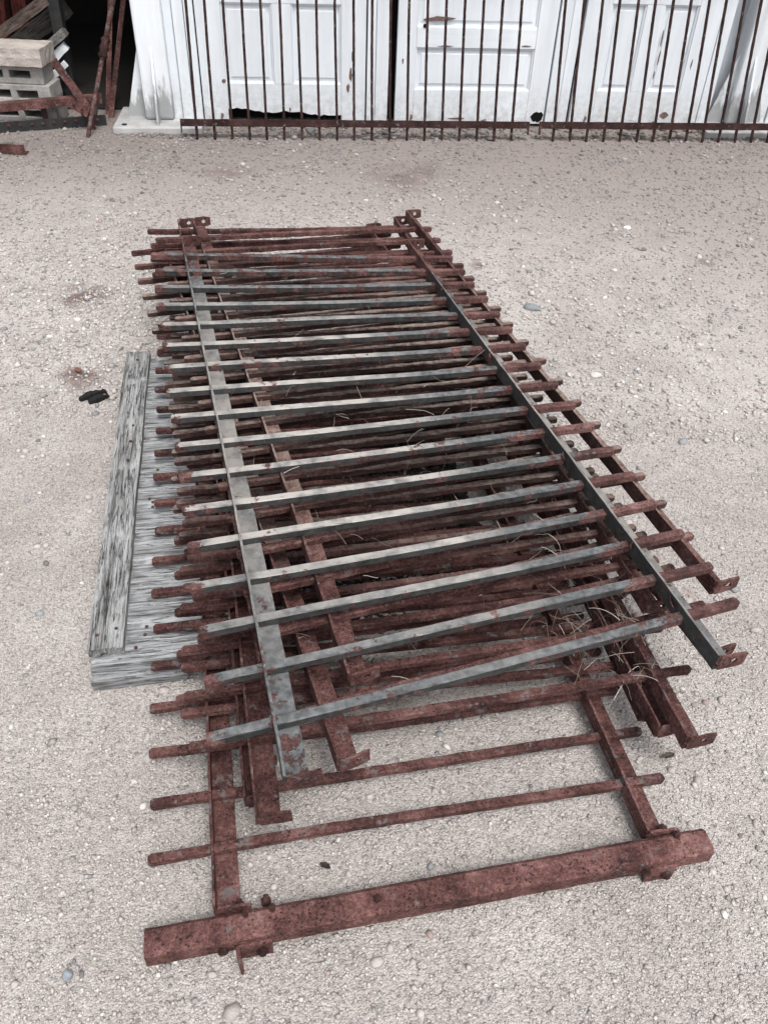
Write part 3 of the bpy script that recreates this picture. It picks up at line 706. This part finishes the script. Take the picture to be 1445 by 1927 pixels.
# ------------------------------------------------------------------ left corner: concrete blocks, scrap iron, timber
YB = at(40, 228).y
def zat(x, y, Y): return at_y(x, y, Y).z
def holed(xs, zs, holes, depth):
    m_ = MB(); vv = [(x, 0, z) for z in zs for x in xs]; nx = len(xs); ff = []
    for j in range(len(zs) - 1):
        for i in range(nx - 1):
            if (i, j) in holes: continue
            ff.append((j * nx + i, j * nx + i + 1, (j + 1) * nx + i + 1, (j + 1) * nx + i))
    me = mesh(vv, ff); bm = bmesh.new(); bm.from_mesh(me); r = bmesh.ops.extrude_face_region(bm, geom=bm.faces[:])
    bmesh.ops.translate(bm, vec=(0, depth, 0), verts=[v for v in r['geom'] if isinstance(v, bmesh.types.BMVert)])
    bmesh.ops.recalc_face_normals(bm, faces=bm.faces)
    for v in bm.verts: v.co += Vector((random.uniform(-.003, .003), random.uniform(-.003, .003), random.uniform(-.0012, .0012)))
    bm.to_mesh(me); bm.free(); return me
xr = at(118, 226).x; zz = [0.0, zat(100, 200, YB), zat(100, 162, YB), zat(100, 126, YB), zat(80, 92, YB)]
BL = .40
specs = [('hollow concrete block lying lowest in the pile behind the red channel', xr, 0), ('hollow concrete block with a chipped pale edge, second from the ground', xr - .02, 1), ('hollow concrete block with two dark cells directly under the solid slab', xr - .05, 2)]
for (lab, xe, k) in specs:
    a, b = zz[k] + .001, zz[k + 1] - .001; h = b - a
    me = holed([0, .035, .16, .20, .325, .362, .40][:6] + [.40], [0, h * .30, h * .72, h], {(1, 1), (3, 1)}, .19)
    o = tag(link('concrete_block', me, None, CONC, bevel=.004), lab, 'concrete block', 'concrete blocks piled by the shed opening'); o.location = (xe - BL, YB + .01 * k, a); o.rotation_euler = (0, 0, math.radians(-1.5 + k))
def slabfn(p):
    q = p.copy(); q += Vector([mnoise.noise(p * 25 + Vector((i * 7, 0, 0))) * .004 for i in range(3)]); 
    if p.z > 0 and p.y < -.07: q.y += .004
    return q
zt = zz[4] - zz[3]
o = tag(link('concrete_slab', gridbox((.46, .24, zt), (24, 14, 6), slabfn), None, CONCT, smooth=False, bevel=0), 'solid tan concrete slab lying on top of the hollow blocks', 'concrete slab'); o.location = (at_y(78, 110, YB).x - .23, YB + .105, zz[3] + zt / 2)
# red channel frame: channel, diagonal strap, foot plate
fr = empty('scrap_bracket', at(172, 222), 0, 'rusty red iron channel with a diagonal strap in front of the concrete blocks', 'scrap iron'); fo = fr.location.copy()
Yc = YB - .10
A0 = at_y(-60, 205, Yc - .05); A1 = at_y(192, 184, Yc + .1)
ad = (A1 - A0).normalized(); ex = ad.cross(Vector((0, 0, 1))).normalized(); m_ = MB()
prof = [(-.03, .022), (.03, .022), (.03, -.022), (.024, -.022), (.024, .016), (-.03, .016)]
m_.sweep(prof, [A0.lerp(A1, i / 30) - fo for i in range(31)], [(ex, Vector((0, 0, 1)))] * 31, True, .0012); ch_ = m_.build('channel', RUST_RED, fr)
S0 = at_y(100, 112, YB - .012) ; S1 = at_y(168, 206, Yc + .0)
m_ = MB(); m_.bar(S0 - fo, S1 - fo, .006, .045, upv=(.5, .2, .6), seg=10, jit=.001); m_.build('strap', RUST, fr)
P0 = at_y(131, 192, Yc - .05); P1 = at_y(166, 212, Yc - .02)
m_ = MB(); m_.bar(P0 - fo, P1 - fo, .006, .05, seg=6, jit=.001); pp = m_.build('foot_plate', RUST_RED, fr)
for k in (.25, .7): bolt(P0.lerp(P1, k) - fo + Vector((0, -.004, 0)), (0, -1, 0), .009, .006, pp, False)
m_ = MB(); m_.bar(S1 - fo, Vector((S1.x, S1.y + .01, .004)) - fo, .03, .012, upv=(0, 1, 0), seg=4, jit=.001); m_.build('leg', RUST, fr)
m_ = MB(); q_ = A0.lerp(A1, .55); m_.bar(Vector((q_.x, q_.y, .003)) - fo, Vector((q_.x, q_.y, q_.z - .022)) - fo, .03, .012, upv=(0, 1, 0)); m_.build('leg', RUST_DARK, fr)
# cast baluster rod leaning in the opening
B0 = at(165, 258); Ytop = B0.y + .62; B1 = at_y(220, -40, Ytop)
rd = empty('baluster_rod', B0, 0, 'rusty turned iron baluster with ringed collar leaning in the shed opening', 'baluster'); bd = (B1 - B0)
pr_ = [(t_, r * .72 if not .50 < t_ < .64 else r * .92) for t_, r in [(0, .012), (.02, .017), (.30, .019), (.50, .020), (.505, .026), (.52, .030), (.535, .026), (.55, .024), (.565, .032), (.585, .024), (.60, .024), (.615, .031), (.63, .022), (.64, .019), (1.0, .024)]]
m_ = MB(); m_.tube([bd * t_ for t_, r in pr_ if t_ <= .505], [r * .95 for t_, r in pr_ if t_ <= .505], 12); m_.build('lower_rod', RUST_ROD, rd, smooth=True)
m_ = MB(); m_.tube([bd * t_ for t_, r in pr_ if .50 <= t_ <= .635], [r for t_, r in pr_ if .50 <= t_ <= .635], 12); m_.build('collar', RUST_DARK, rd, smooth=True)
m_ = MB(); m_.tube([bd * t_ for t_ in (.632, .7, .85, 1.0)], [.0145, .0155, .0165, .0175], 12); m_.build('upper_rod', RUST_ROD, rd, smooth=True)
# two red angle bars leaning behind it
for (a, b, dy, lab) in (((203, 214), (208, -30), .35, 'thin rusty red angle bar standing upright behind the baluster'), ((208, 221), (235, -30), .45, 'rusty red angle bar slanting up toward the white steel column')):
    p0 = at(*a); p1 = at_y(b[0], b[1], p0.y + dy); d = (p1 - p0); ln = d.length; m_ = MB()
    ex = d.normalized().cross(Vector((0, 1, 0))).normalized(); ey = ex.cross(d.normalized()).normalized()
    m_.sweep([(-.015, 0), (.015, 0), (.015, .03), (.011, .03), (.011, .005), (-.015, .005)], [d * (i / 24 * 1.3) for i in range(25)], [(ex, ey)] * 25, True, .0008)
    o = tag(m_.build('angle_bar', RUST_RED, None), lab, 'iron bar'); o.location = p0
# riveted flat bar on the ground
R0, R1 = at(-40, 254), at(202, 236); rb = empty('riveted_bar', R0, math.atan2((R1 - R0).y, (R1 - R0).x), 'black riveted iron bar lying on the ground in front of the blocks', 'iron bar'); ln = (R1 - R0).length
m_ = MB(); m_.bar((0, .012, .030), (ln, .012, .030), .010, .058, seg=30, jit=.0012); bb = m_.build('bar', BLACKIRON, rb)
for i in range(11):
    m_ = MB(); x = .05 + i * (ln - .1) / 10; m_.tube([(x, .0075, .036), (x, .003, .036), (x, .000, .036)], [.011, .010, .005], 8); m_.build('rivet', RUST, bb)
# red scrap angle and wood strip at the left edge
a, b = at(-30, 288), at(49, 292); m_ = MB(); d = b - a
m_.bar((0, 0, .030), (d.x, d.y, .030), .006, .052, seg=10, jit=.001); m_.bar((0, 0.03, .006), (d.x, d.y + .03, .006), .05, .006, seg=10, jit=.001)
o = tag(m_.build('scrap_angle', RUST_RED, None), 'short rusty red angle iron offcut lying at the left picture edge', 'iron bar'); o.location = a
a, b = at(-20, 273), at(25, 273); m_ = MB(); m_.bar((0, 0, .010), (b.x - a.x, b.y - a.y, .010), .03, .018)
o = tag(m_.build('wood_strip', WOODGR, None, bevel=.002), 'small pale wood strip just behind the red offcut at left', 'wood strip'); o.location = a
# black upright and timbers inside the opening
p = at(140, 150, .0); p = at_y(131, 150, YB + .45); m_ = MB(); m_.span((-.035, -.03, 0), (.035, .03, 2.6))
o = tag(m_.build('black_upright', BLACKIRON, None, bevel=.004), 'black steel upright in the dark shed opening', 'post'); o.location = (p.x, p.y, .012)
def timber(a, b, Ya, Yb_, w_, h_, mat, lab, roll=(0, 0, 1)):
    a, b = at_y(*a, Ya), at_y(*b, Yb_); d = b - a; ln = d.length
    me = gridbox((ln, w_, h_), (30, 4, 4), lambda q: q + Vector((0, mnoise.noise(q * 14) * .006, mnoise.noise(q * 14 + Vector((5, 5, 5))) * .006)))
    o = tag(link('timber', me, None, mat), lab, 'timber', 'old timbers lying in the shed opening'); o.location = (a + b) / 2
    o.rotation_euler = d.to_track_quat('X', 'Z').to_euler(); return o
timber((-40, 92), (86, -2), YB + .24, YB + .30, .02, .060, WOODBR, 'flat brown plank slanting up over the concrete blocks')
timber((20, 92), (125, 12), YB + .55, YB + .62, .12, .10, WOODDK, 'dark split timber beam slanting up behind the brown plank')
timber((52, 118), (122, 58), YB + .36, YB + .40, .10, .045, WOODGR, 'pale grey weathered plank end sticking out over the blocks')
timber((70, 142), (124, 84), YB + .36, YB + .39, .04, .045, PAINT, 'white painted plank end below the grey plank, beside the black upright')
timber((84, 158), (124, 118), YB + .34, YB + .37, .04, .035, PAINT, 'second white painted plank end, lower beside the black upright')
for (x0, x1, dy, lab) in ((36, 48, .9, 'red stained post leaning in the dark behind the timbers'), (-5, 8, .8, 'red stained post at the left picture edge in the dark')):
    a = at_y(x0 + 14, 90, YB + dy); b = at_y(x0 - 6, -60, YB + dy); d = (b - a); m_ = MB(); a0 = a - d.normalized() * (a.z / d.normalized().z - .02); m_.bar((0, 0, 0), (b - a0) * 1.6, .10, .08, upv=(0, 1, 0))
    o = tag(m_.build('red_post', WOODRD, None, bevel=.004), lab, 'post'); o.location = a0
# small wheel behind the frame
wc = at_y(160, 172, YB + .12); whl = empty('small_wheel', (wc.x, wc.y, .0), math.radians(25), 'small dark caster wheel half hidden behind the red channel end', 'wheel')
def disc(n, r, wd, prof):
    m_ = MB(); vv = []; ff = []; k = len(prof)
    for i in range(n):
        a = 2 * math.pi * i / n
        for (rr, y) in prof: vv.append((rr * math.cos(a), y, rr * math.sin(a) ))
    for i in range(n):
        for j in range(k):
            ff.append((i * k + j, i * k + (j + 1) % k, ((i + 1) % n) * k + (j + 1) % k, ((i + 1) % n) * k + j))
    m_.add(vv, ff); return m_
rw = .055
o = disc(24, rw, .04, [(rw * .6, -.02), (rw * .93, -.024), (rw, -.016), (rw, .016), (rw * .93, .024), (rw * .6, .02)]).build('tyre', M_flat('dark_rubber', (.05, .05, .05), .8), whl, smooth=True); o.location = (0, 0, rw)
o = disc(20, rw, .04, [(.008, -.016), (rw * .6, -.012), (rw * .6, .012), (.008, .016)]).build('hub', RUST_DARK, whl); o.location = (0, 0, rw)

# ------------------------------------------------------------------ charred bark piece left of the pallet
random.seed(9)
a, b = at(152, 758), at(203, 742); d = b - a; bk = empty('bark_piece', a, math.atan2(d.y, d.x), 'black charred bark splinter on the dirt left of the pallet', 'bark')
for (y0, ln, wd, off) in ((.013, d.length, .017, 0), (-.020, d.length * .75, .018, .02)):
    n = 12; vv = []; ff = []
    for i in range(n + 1):
        t_ = i / n; hw = wd / 2 * (.25 + 1.1 * math.sin(math.pi * min(1, t_ * 1.15 + .04)) ** .6 if t_ < .86 else .9) ; x = off + t_ * ln
        for s_ in (-1, 1): vv.append((x, y0 + s_ * hw + random.uniform(-.003, .003), .010 + .008 * math.sin(3 * t_) + random.uniform(-.002, .002)))
    vv += [(x, y, .001) for x, y, z in vv]; o_ = 2 * (n + 1)
    for i in range(n): ff += [(2 * i, 2 * i + 2, 2 * i + 3, 2 * i + 1), (o_ + 2 * i, o_ + 2 * i + 1, o_ + 2 * i + 3, o_ + 2 * i + 2), (2 * i, o_ + 2 * i, o_ + 2 * i + 2, 2 * i + 2), (2 * i + 1, 2 * i + 3, o_ + 2 * i + 3, o_ + 2 * i + 1)]
    ff += [(0, 1, o_ + 1, o_), (2 * n, o_ + 2 * n, o_ + 2 * n + 1, 2 * n + 1)]
    m_ = MB(); m_.add(vv, ff); m_.build('splinter', CHAR, bk)

# ------------------------------------------------------------------ single stones and dead leaves
random.seed(14)
def stone(px, py, r, c, lab, fl=.6, el=1.0):
    q = at(px, py); bm = bmesh.new(); bmesh.ops.create_icosphere(bm, subdivisions=3, radius=r)
    for v in bm.verts:
        k = 1 + .22 * mnoise.noise(v.co * (1.3 / r) + Vector((px, py, 0))) + .06 * mnoise.noise(v.co * (4 / r)); v.co = Vector((v.co.x * k * el, v.co.y * k, v.co.z * k * fl))
    me = bpy.data.meshes.new('stone'); bm.to_mesh(me); bm.free()
    o = tag(link('stone', me, None, M_flat('stone_%d' % px, c, .8, 0, .35, 90), smooth=True), lab, 'stone', 'single larger stones on the dirt'); o.location = (q.x, q.y, r * fl * .45); o.rotation_euler = (0, 0, random.uniform(-.4, .4))
stone(1001, 580, .024, (.20, .215, .225), 'flat blue-grey stone on the dirt right of the stack far half', .45, 1.5)
stone(128, 1838, .0095, (.22, .24, .26), 'round grey pebble near the lower left picture corner', .8)
stone(1120, 578 + 130, .016, (.52, .50, .48), 'pale stone in the gravel right of the stack, nearer than the blue-grey one', .6, 1.3)
stone(1180, 430, .016, (.60, .58, .56), 'whitish stone on the taupe soil behind the stack at right', .6, 1.2)
def leaf(px, py, ln, c, lab, rz):
    q = at(px, py); n = 8; vv = []; ff = []
    for i in range(n + 1):
        t_ = i / n; hw = ln * .26 * math.sin(math.pi * (t_ * .94 + .03)) * random.uniform(.8, 1.15); x = (t_ - .5) * ln
        for s_ in (-1, 0, 1): vv.append((x, s_ * hw, .003 + .005 * abs(s_) * random.uniform(.4, 1.2) + .004 * t_))
    m = len(vv); vv += [(x, y, z - .0008) for x, y, z in vv]
    for i in range(n):
        for j in (0, 1): a_ = 3 * i + j; ff += [(a_, a_ + 3, a_ + 4, a_ + 1), (m + a_, m + a_ + 1, m + a_ + 4, m + a_ + 3)]
        ff += [(3 * i, m + 3 * i, m + 3 * i + 3, 3 * i + 3), (3 * i + 2, 3 * i + 5, m + 3 * i + 5, m + 3 * i + 2)]
    ff += [(0, 1, m + 1, m), (1, 2, m + 2, m + 1), (3 * n, m + 3 * n, m + 3 * n + 1, 3 * n + 1), (3 * n + 1, m + 3 * n + 1, m + 3 * n + 2, 3 * n + 2)]
    m_ = MB(); m_.add(vv, ff); o = tag(m_.build('dead_leaf', M_flat('leaf_%d' % px, c, .85, 0, .3, 120), None), lab, 'leaf', 'dead leaves on the dirt'); o.location = (q.x, q.y, .003); o.rotation_euler = (0, 0, rz)
leaf(1255, 1427, .030, (.075, .065, .058), 'grey-brown dead leaf on the dirt right of the bolted post panel', .3)
leaf(612, 1634, .024, (.035, .03, .026), 'small dark dead leaf between the post and the nearest bar', -.5)
leaf(148, 700, .045, (.17, .085, .065), 'reddish brown dead leaf left of the pallet, beyond the black bark', -.9)

# ------------------------------------------------------------------ gravel (uncountable)
def ico(sub):
    bm = bmesh.new(); bmesh.ops.create_icosphere(bm, subdivisions=sub, radius=1); v = np.array([x.co[:] for x in bm.verts]); bm.verts.index_update(); f = np.array([[q.index for q in x.verts] for x in bm.faces]); bm.free(); return v, f
OCT = (np.array([[1, 0, 0], [0, 1, 0], [-1, 0, 0], [0, -1, 0], [0, 0, 1], [0, 0, -1.]]), np.array([[0, 1, 4], [1, 2, 4], [2, 3, 4], [3, 0, 4], [1, 0, 5], [2, 1, 5], [3, 2, 5], [0, 3, 5]]))
PALETTE = np.array([(.52, .48, .455), (.46, .42, .395), (.60, .565, .54), (.40, .365, .345), (.66, .64, .62), (.30, .29, .29), (.22, .235, .25), (.36, .27, .24), (.13, .13, .135)])
def scatter(name, base, xy, r, mat, probs, flat=(.45, .8), jit=.22, sink=.35, z0=0.0, pal=PALETTE, smooth=True, dusty=0.0):
    v, f = base; N = len(xy); nv = len(v)
    P = np.repeat(v[None], N, 0) * (1 + rng.uniform(-jit, jit, (N, nv, 1)))
    sc = np.stack([r * rng.uniform(.8, 1.35, N), r * rng.uniform(.7, 1.1, N), r * rng.uniform(*flat, N)], 1); P *= sc[:, None]
    a = rng.uniform(0, 2 * np.pi, N); ca, sa = np.cos(a)[:, None], np.sin(a)[:, None]
    X = P[..., 0] * ca - P[..., 1] * sa; Y = P[..., 0] * sa + P[..., 1] * ca
    P = np.stack([X + xy[:, :1], Y + xy[:, 1:2], P[..., 2] + (sc[:, 2] * (1 - 2 * sink) + z0)[:, None]], -1)
    faces = (f[None] + (np.arange(N) * nv)[:, None, None]).reshape(-1, 3)
    me = bpy.data.meshes.new(name); me.vertices.add(N * nv); me.vertices.foreach_set('co', P.reshape(-1).astype(np.float32))
    nf = len(faces); me.loops.add(nf * 3); me.loops.foreach_set('vertex_index', faces.reshape(-1).astype(np.int32)); me.polygons.add(nf)
    me.polygons.foreach_set('loop_start', np.arange(0, nf * 3, 3, dtype=np.int32)); me.polygons.foreach_set('loop_total', np.full(nf, 3, np.int32))
    if smooth: me.polygons.foreach_set('use_smooth', np.ones(nf, bool))
    me.update(); c = pal[rng.choice(len(pal), N, p=np.array(probs) / sum(probs))] * rng.uniform(.75, 1.2, (N, 1))
    if dusty:
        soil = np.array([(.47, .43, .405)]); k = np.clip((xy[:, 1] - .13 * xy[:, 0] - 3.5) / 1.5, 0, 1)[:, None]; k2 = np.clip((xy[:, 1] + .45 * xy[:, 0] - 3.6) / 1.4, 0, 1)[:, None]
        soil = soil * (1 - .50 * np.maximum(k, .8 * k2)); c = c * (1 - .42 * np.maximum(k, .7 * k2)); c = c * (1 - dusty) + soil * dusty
    at_ = me.attributes.new('Col', 'FLOAT_COLOR', 'POINT'); cc = np.ones((N, nv, 4), np.float32); cc[..., :3] = c[:, None]; at_.data.foreach_set('color', cc.reshape(-1))
    me.materials.append(mat); return me
def patches(xy, f, seed):
    rr = np.random.default_rng(seed); s = np.zeros(len(xy))
    for i in range(6):
        k = rr.normal(0, f * 1.6 ** (i % 3), 2); s += np.sin(xy @ k + rr.uniform(0, 6.28)) / 1.3 ** (i % 3)
    return s / 3
def sample(n, y0, y1, margin=.95):
    y = rng.uniform(y0, y1, n * 2); hw = .466 * (.757 * y + 1.01) + margin; hwm = .466 * (.757 * y1 + 1.01) + margin
    x = rng.uniform(-hwm, hwm, n * 2); k = np.abs(x) < hw; return np.stack([x, y], 1)[k][:n]
def thin(xy, seed, amt=.6):
    d = patches(xy, 2.2, seed); dens = np.clip(.62 + amt * d, .12, 1)
    # gravel gathers to the left of the stack's far end and along its right side; the upper right is fine dirt
    g = .55 + .55 * np.exp(-(((xy[:, 0] + 1.1) / .9) ** 2 + ((xy[:, 1] - 3.6) / 1.1) ** 2)) + .55 * np.exp(-(((xy[:, 0] - .8) / .35) ** 2 + ((xy[:, 1] - 1.8) / 1.0) ** 2)) - .28 * np.exp(-(((xy[:, 0] - 1.3) / 1.0) ** 2 + ((xy[:, 1] - 3.9) / .9) ** 2))
    return xy[rng.uniform(0, 1, len(xy)) < np.clip(dens * g, .05, 1)]
def wall_side(xy): # keep in front of the doors
    q = (xy - np.array([WO.x, WO.y])) @ np.array([WV.x, WV.y]); return xy[q < VD + .15]
gr_o = []
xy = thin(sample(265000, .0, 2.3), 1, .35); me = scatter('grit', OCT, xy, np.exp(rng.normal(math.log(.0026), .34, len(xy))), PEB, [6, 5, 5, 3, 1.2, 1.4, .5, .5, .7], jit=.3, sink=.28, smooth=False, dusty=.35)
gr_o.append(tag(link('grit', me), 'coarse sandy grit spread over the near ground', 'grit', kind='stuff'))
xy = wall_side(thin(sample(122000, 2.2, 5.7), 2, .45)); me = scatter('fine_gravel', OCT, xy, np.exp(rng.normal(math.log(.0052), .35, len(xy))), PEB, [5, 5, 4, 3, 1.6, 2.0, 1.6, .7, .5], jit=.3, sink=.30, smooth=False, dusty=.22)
gr_o.append(tag(link('fine_gravel', me), 'fine gravel spread over the farther ground toward the wall', 'gravel', kind='stuff'))
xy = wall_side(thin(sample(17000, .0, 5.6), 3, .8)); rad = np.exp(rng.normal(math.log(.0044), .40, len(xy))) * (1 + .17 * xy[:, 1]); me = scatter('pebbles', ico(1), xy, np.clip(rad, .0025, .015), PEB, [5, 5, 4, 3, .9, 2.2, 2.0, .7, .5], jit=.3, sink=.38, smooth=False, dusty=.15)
gr_o.append(tag(link('pebbles', me), 'scattered pebbles over the dirt yard', 'pebbles', kind='stuff'))
# stones, dead leaves and litter in the strip between leaning panels and doors
uu = rng.uniform(-.3, 4.3, 900); vvv = rng.uniform(.02, VD - .02, 900); xy = np.stack([WO.x + WU.x * uu + WV.x * vvv, WO.y + WU.y * uu + WV.y * vvv], 1)
me = scatter('wall_debris', ico(1), xy, np.exp(rng.normal(math.log(.010), .5, 900)).clip(.004, .03), PEB, [1, 2, .3, 3, .25, 3, 1.5, 6, 5], flat=(.3, .7), jit=.35, sink=.2, smooth=False, dusty=.45)
tag(link('wall_debris', me), 'stones and litter along the foot of the doors', 'debris', kind='stuff')
# leaf litter under the stack, thickened and blackened to stand in for shade
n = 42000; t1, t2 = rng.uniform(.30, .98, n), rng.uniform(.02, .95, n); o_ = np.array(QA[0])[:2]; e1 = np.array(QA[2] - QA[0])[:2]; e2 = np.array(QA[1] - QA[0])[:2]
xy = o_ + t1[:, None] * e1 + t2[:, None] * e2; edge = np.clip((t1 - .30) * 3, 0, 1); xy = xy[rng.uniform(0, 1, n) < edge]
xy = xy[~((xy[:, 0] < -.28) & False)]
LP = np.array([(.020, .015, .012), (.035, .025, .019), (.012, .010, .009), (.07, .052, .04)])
me = scatter('leaf_litter_shade', OCT, xy, np.exp(rng.normal(math.log(.0075), .35, len(xy))), LITTER_SHADE, [3, 2, 3, 1], flat=(.08, .3), jit=.4, sink=.1, z0=.002, pal=LP, smooth=False)
lo = tag(link('leaf_litter_shade', me), 'leaf litter beneath the stacked panels, blackened to stand in for shade', 'leaf litter', kind='stuff')

# ------------------------------------------------------------------ dry straw in the stack
random.seed(21); vv = []; ff = []; cc = []
def blade(p, d, ln, r, curl):
    global vv, ff
    k0 = len(vv); n = 6; p = Vector(p); d = Vector(d).normalized(); side = d.cross(Vector((0, 0, 1))).normalized(); c = random.choice([(.34, .29, .24), (.24, .2, .16), (.48, .44, .39), (.15, .12, .1)])
    for i in range(n + 1):
        for j in range(3):
            a = 2.094 * j; q = p + side * math.cos(a) * r + Vector((0, 0, math.sin(a) * r)); vv.append(tuple(q)); cc.append((*c, 1))
        d = (d + Vector((random.uniform(-.2, .2), random.uniform(-.2, .2), curl + random.uniform(-.1, .1)))).normalized(); p = p + d * ln / n
        if p.z < .004: p.z = .004
    for i in range(n):
        for j in range(3): ff.append((k0 + 3 * i + j, k0 + 3 * i + (j + 1) % 3, k0 + 3 * i + 3 + (j + 1) % 3, k0 + 3 * i + 3 + j))
def clump(p, n, spread, ln, zlo, zhi):
    for _ in range(n):
        q = Vector(p) + Vector((random.gauss(0, spread), random.gauss(0, spread), 0)); q.z = random.uniform(zlo, zhi)
        blade(q, (random.uniform(-1, 1), random.uniform(-1, 1), random.uniform(-.3, .9)), random.uniform(.4, 1) * ln, random.uniform(.0004, .0008), random.uniform(-.35, .1))
for (x, y, n, s_) in ((1100, 1150, 22, .05), (1178, 1168, 40, .022), (1060, 1090, 14, .07), (1195, 1265, 16, .02), (1060, 1180, 14, .06), (1000, 1010, 12, .06), (800, 880, 16, .1), (700, 780, 14, .1)):
    clump(at(x, y, .2), n, s_, .09, .12, .235)
for _ in range(90):
    t1, t2 = random.random(), random.random(); a = PQ[7][0].lerp(PQ[7][2], t1 * .85 + .08); b = PQ[7][1].lerp(PQ[7][3], t1 * .85 + .08); q = a.lerp(b, t2 * .9 + .05)
    blade(q - Vector((0, 0, random.uniform(.02, .10))), (random.uniform(-1, 1), random.uniform(-1, 1), random.uniform(-.2, .6)), random.uniform(.03, .09), random.uniform(.0004, .0007), random.uniform(-.4, .1))
for _ in range(60):
    u = random.uniform(1.3, 4.2); q = wp(u, random.uniform(-.03, .2)); blade(q + Vector((0, 0, .005)), (random.uniform(-1, 1), random.uniform(-1, .6), random.uniform(.0, 1.2)), random.uniform(.06, .2), .0012, -.25)
me = mesh(vv, ff, 'dry_grass'); at_ = me.attributes.new('Col', 'FLOAT_COLOR', 'POINT'); at_.data.foreach_set('color', np.array(cc, np.float32).reshape(-1))
tag(link('dry_grass', me, None, STRAW), 'dry straw stems caught in the stack and along the wall foot', 'dry grass', kind='stuff')
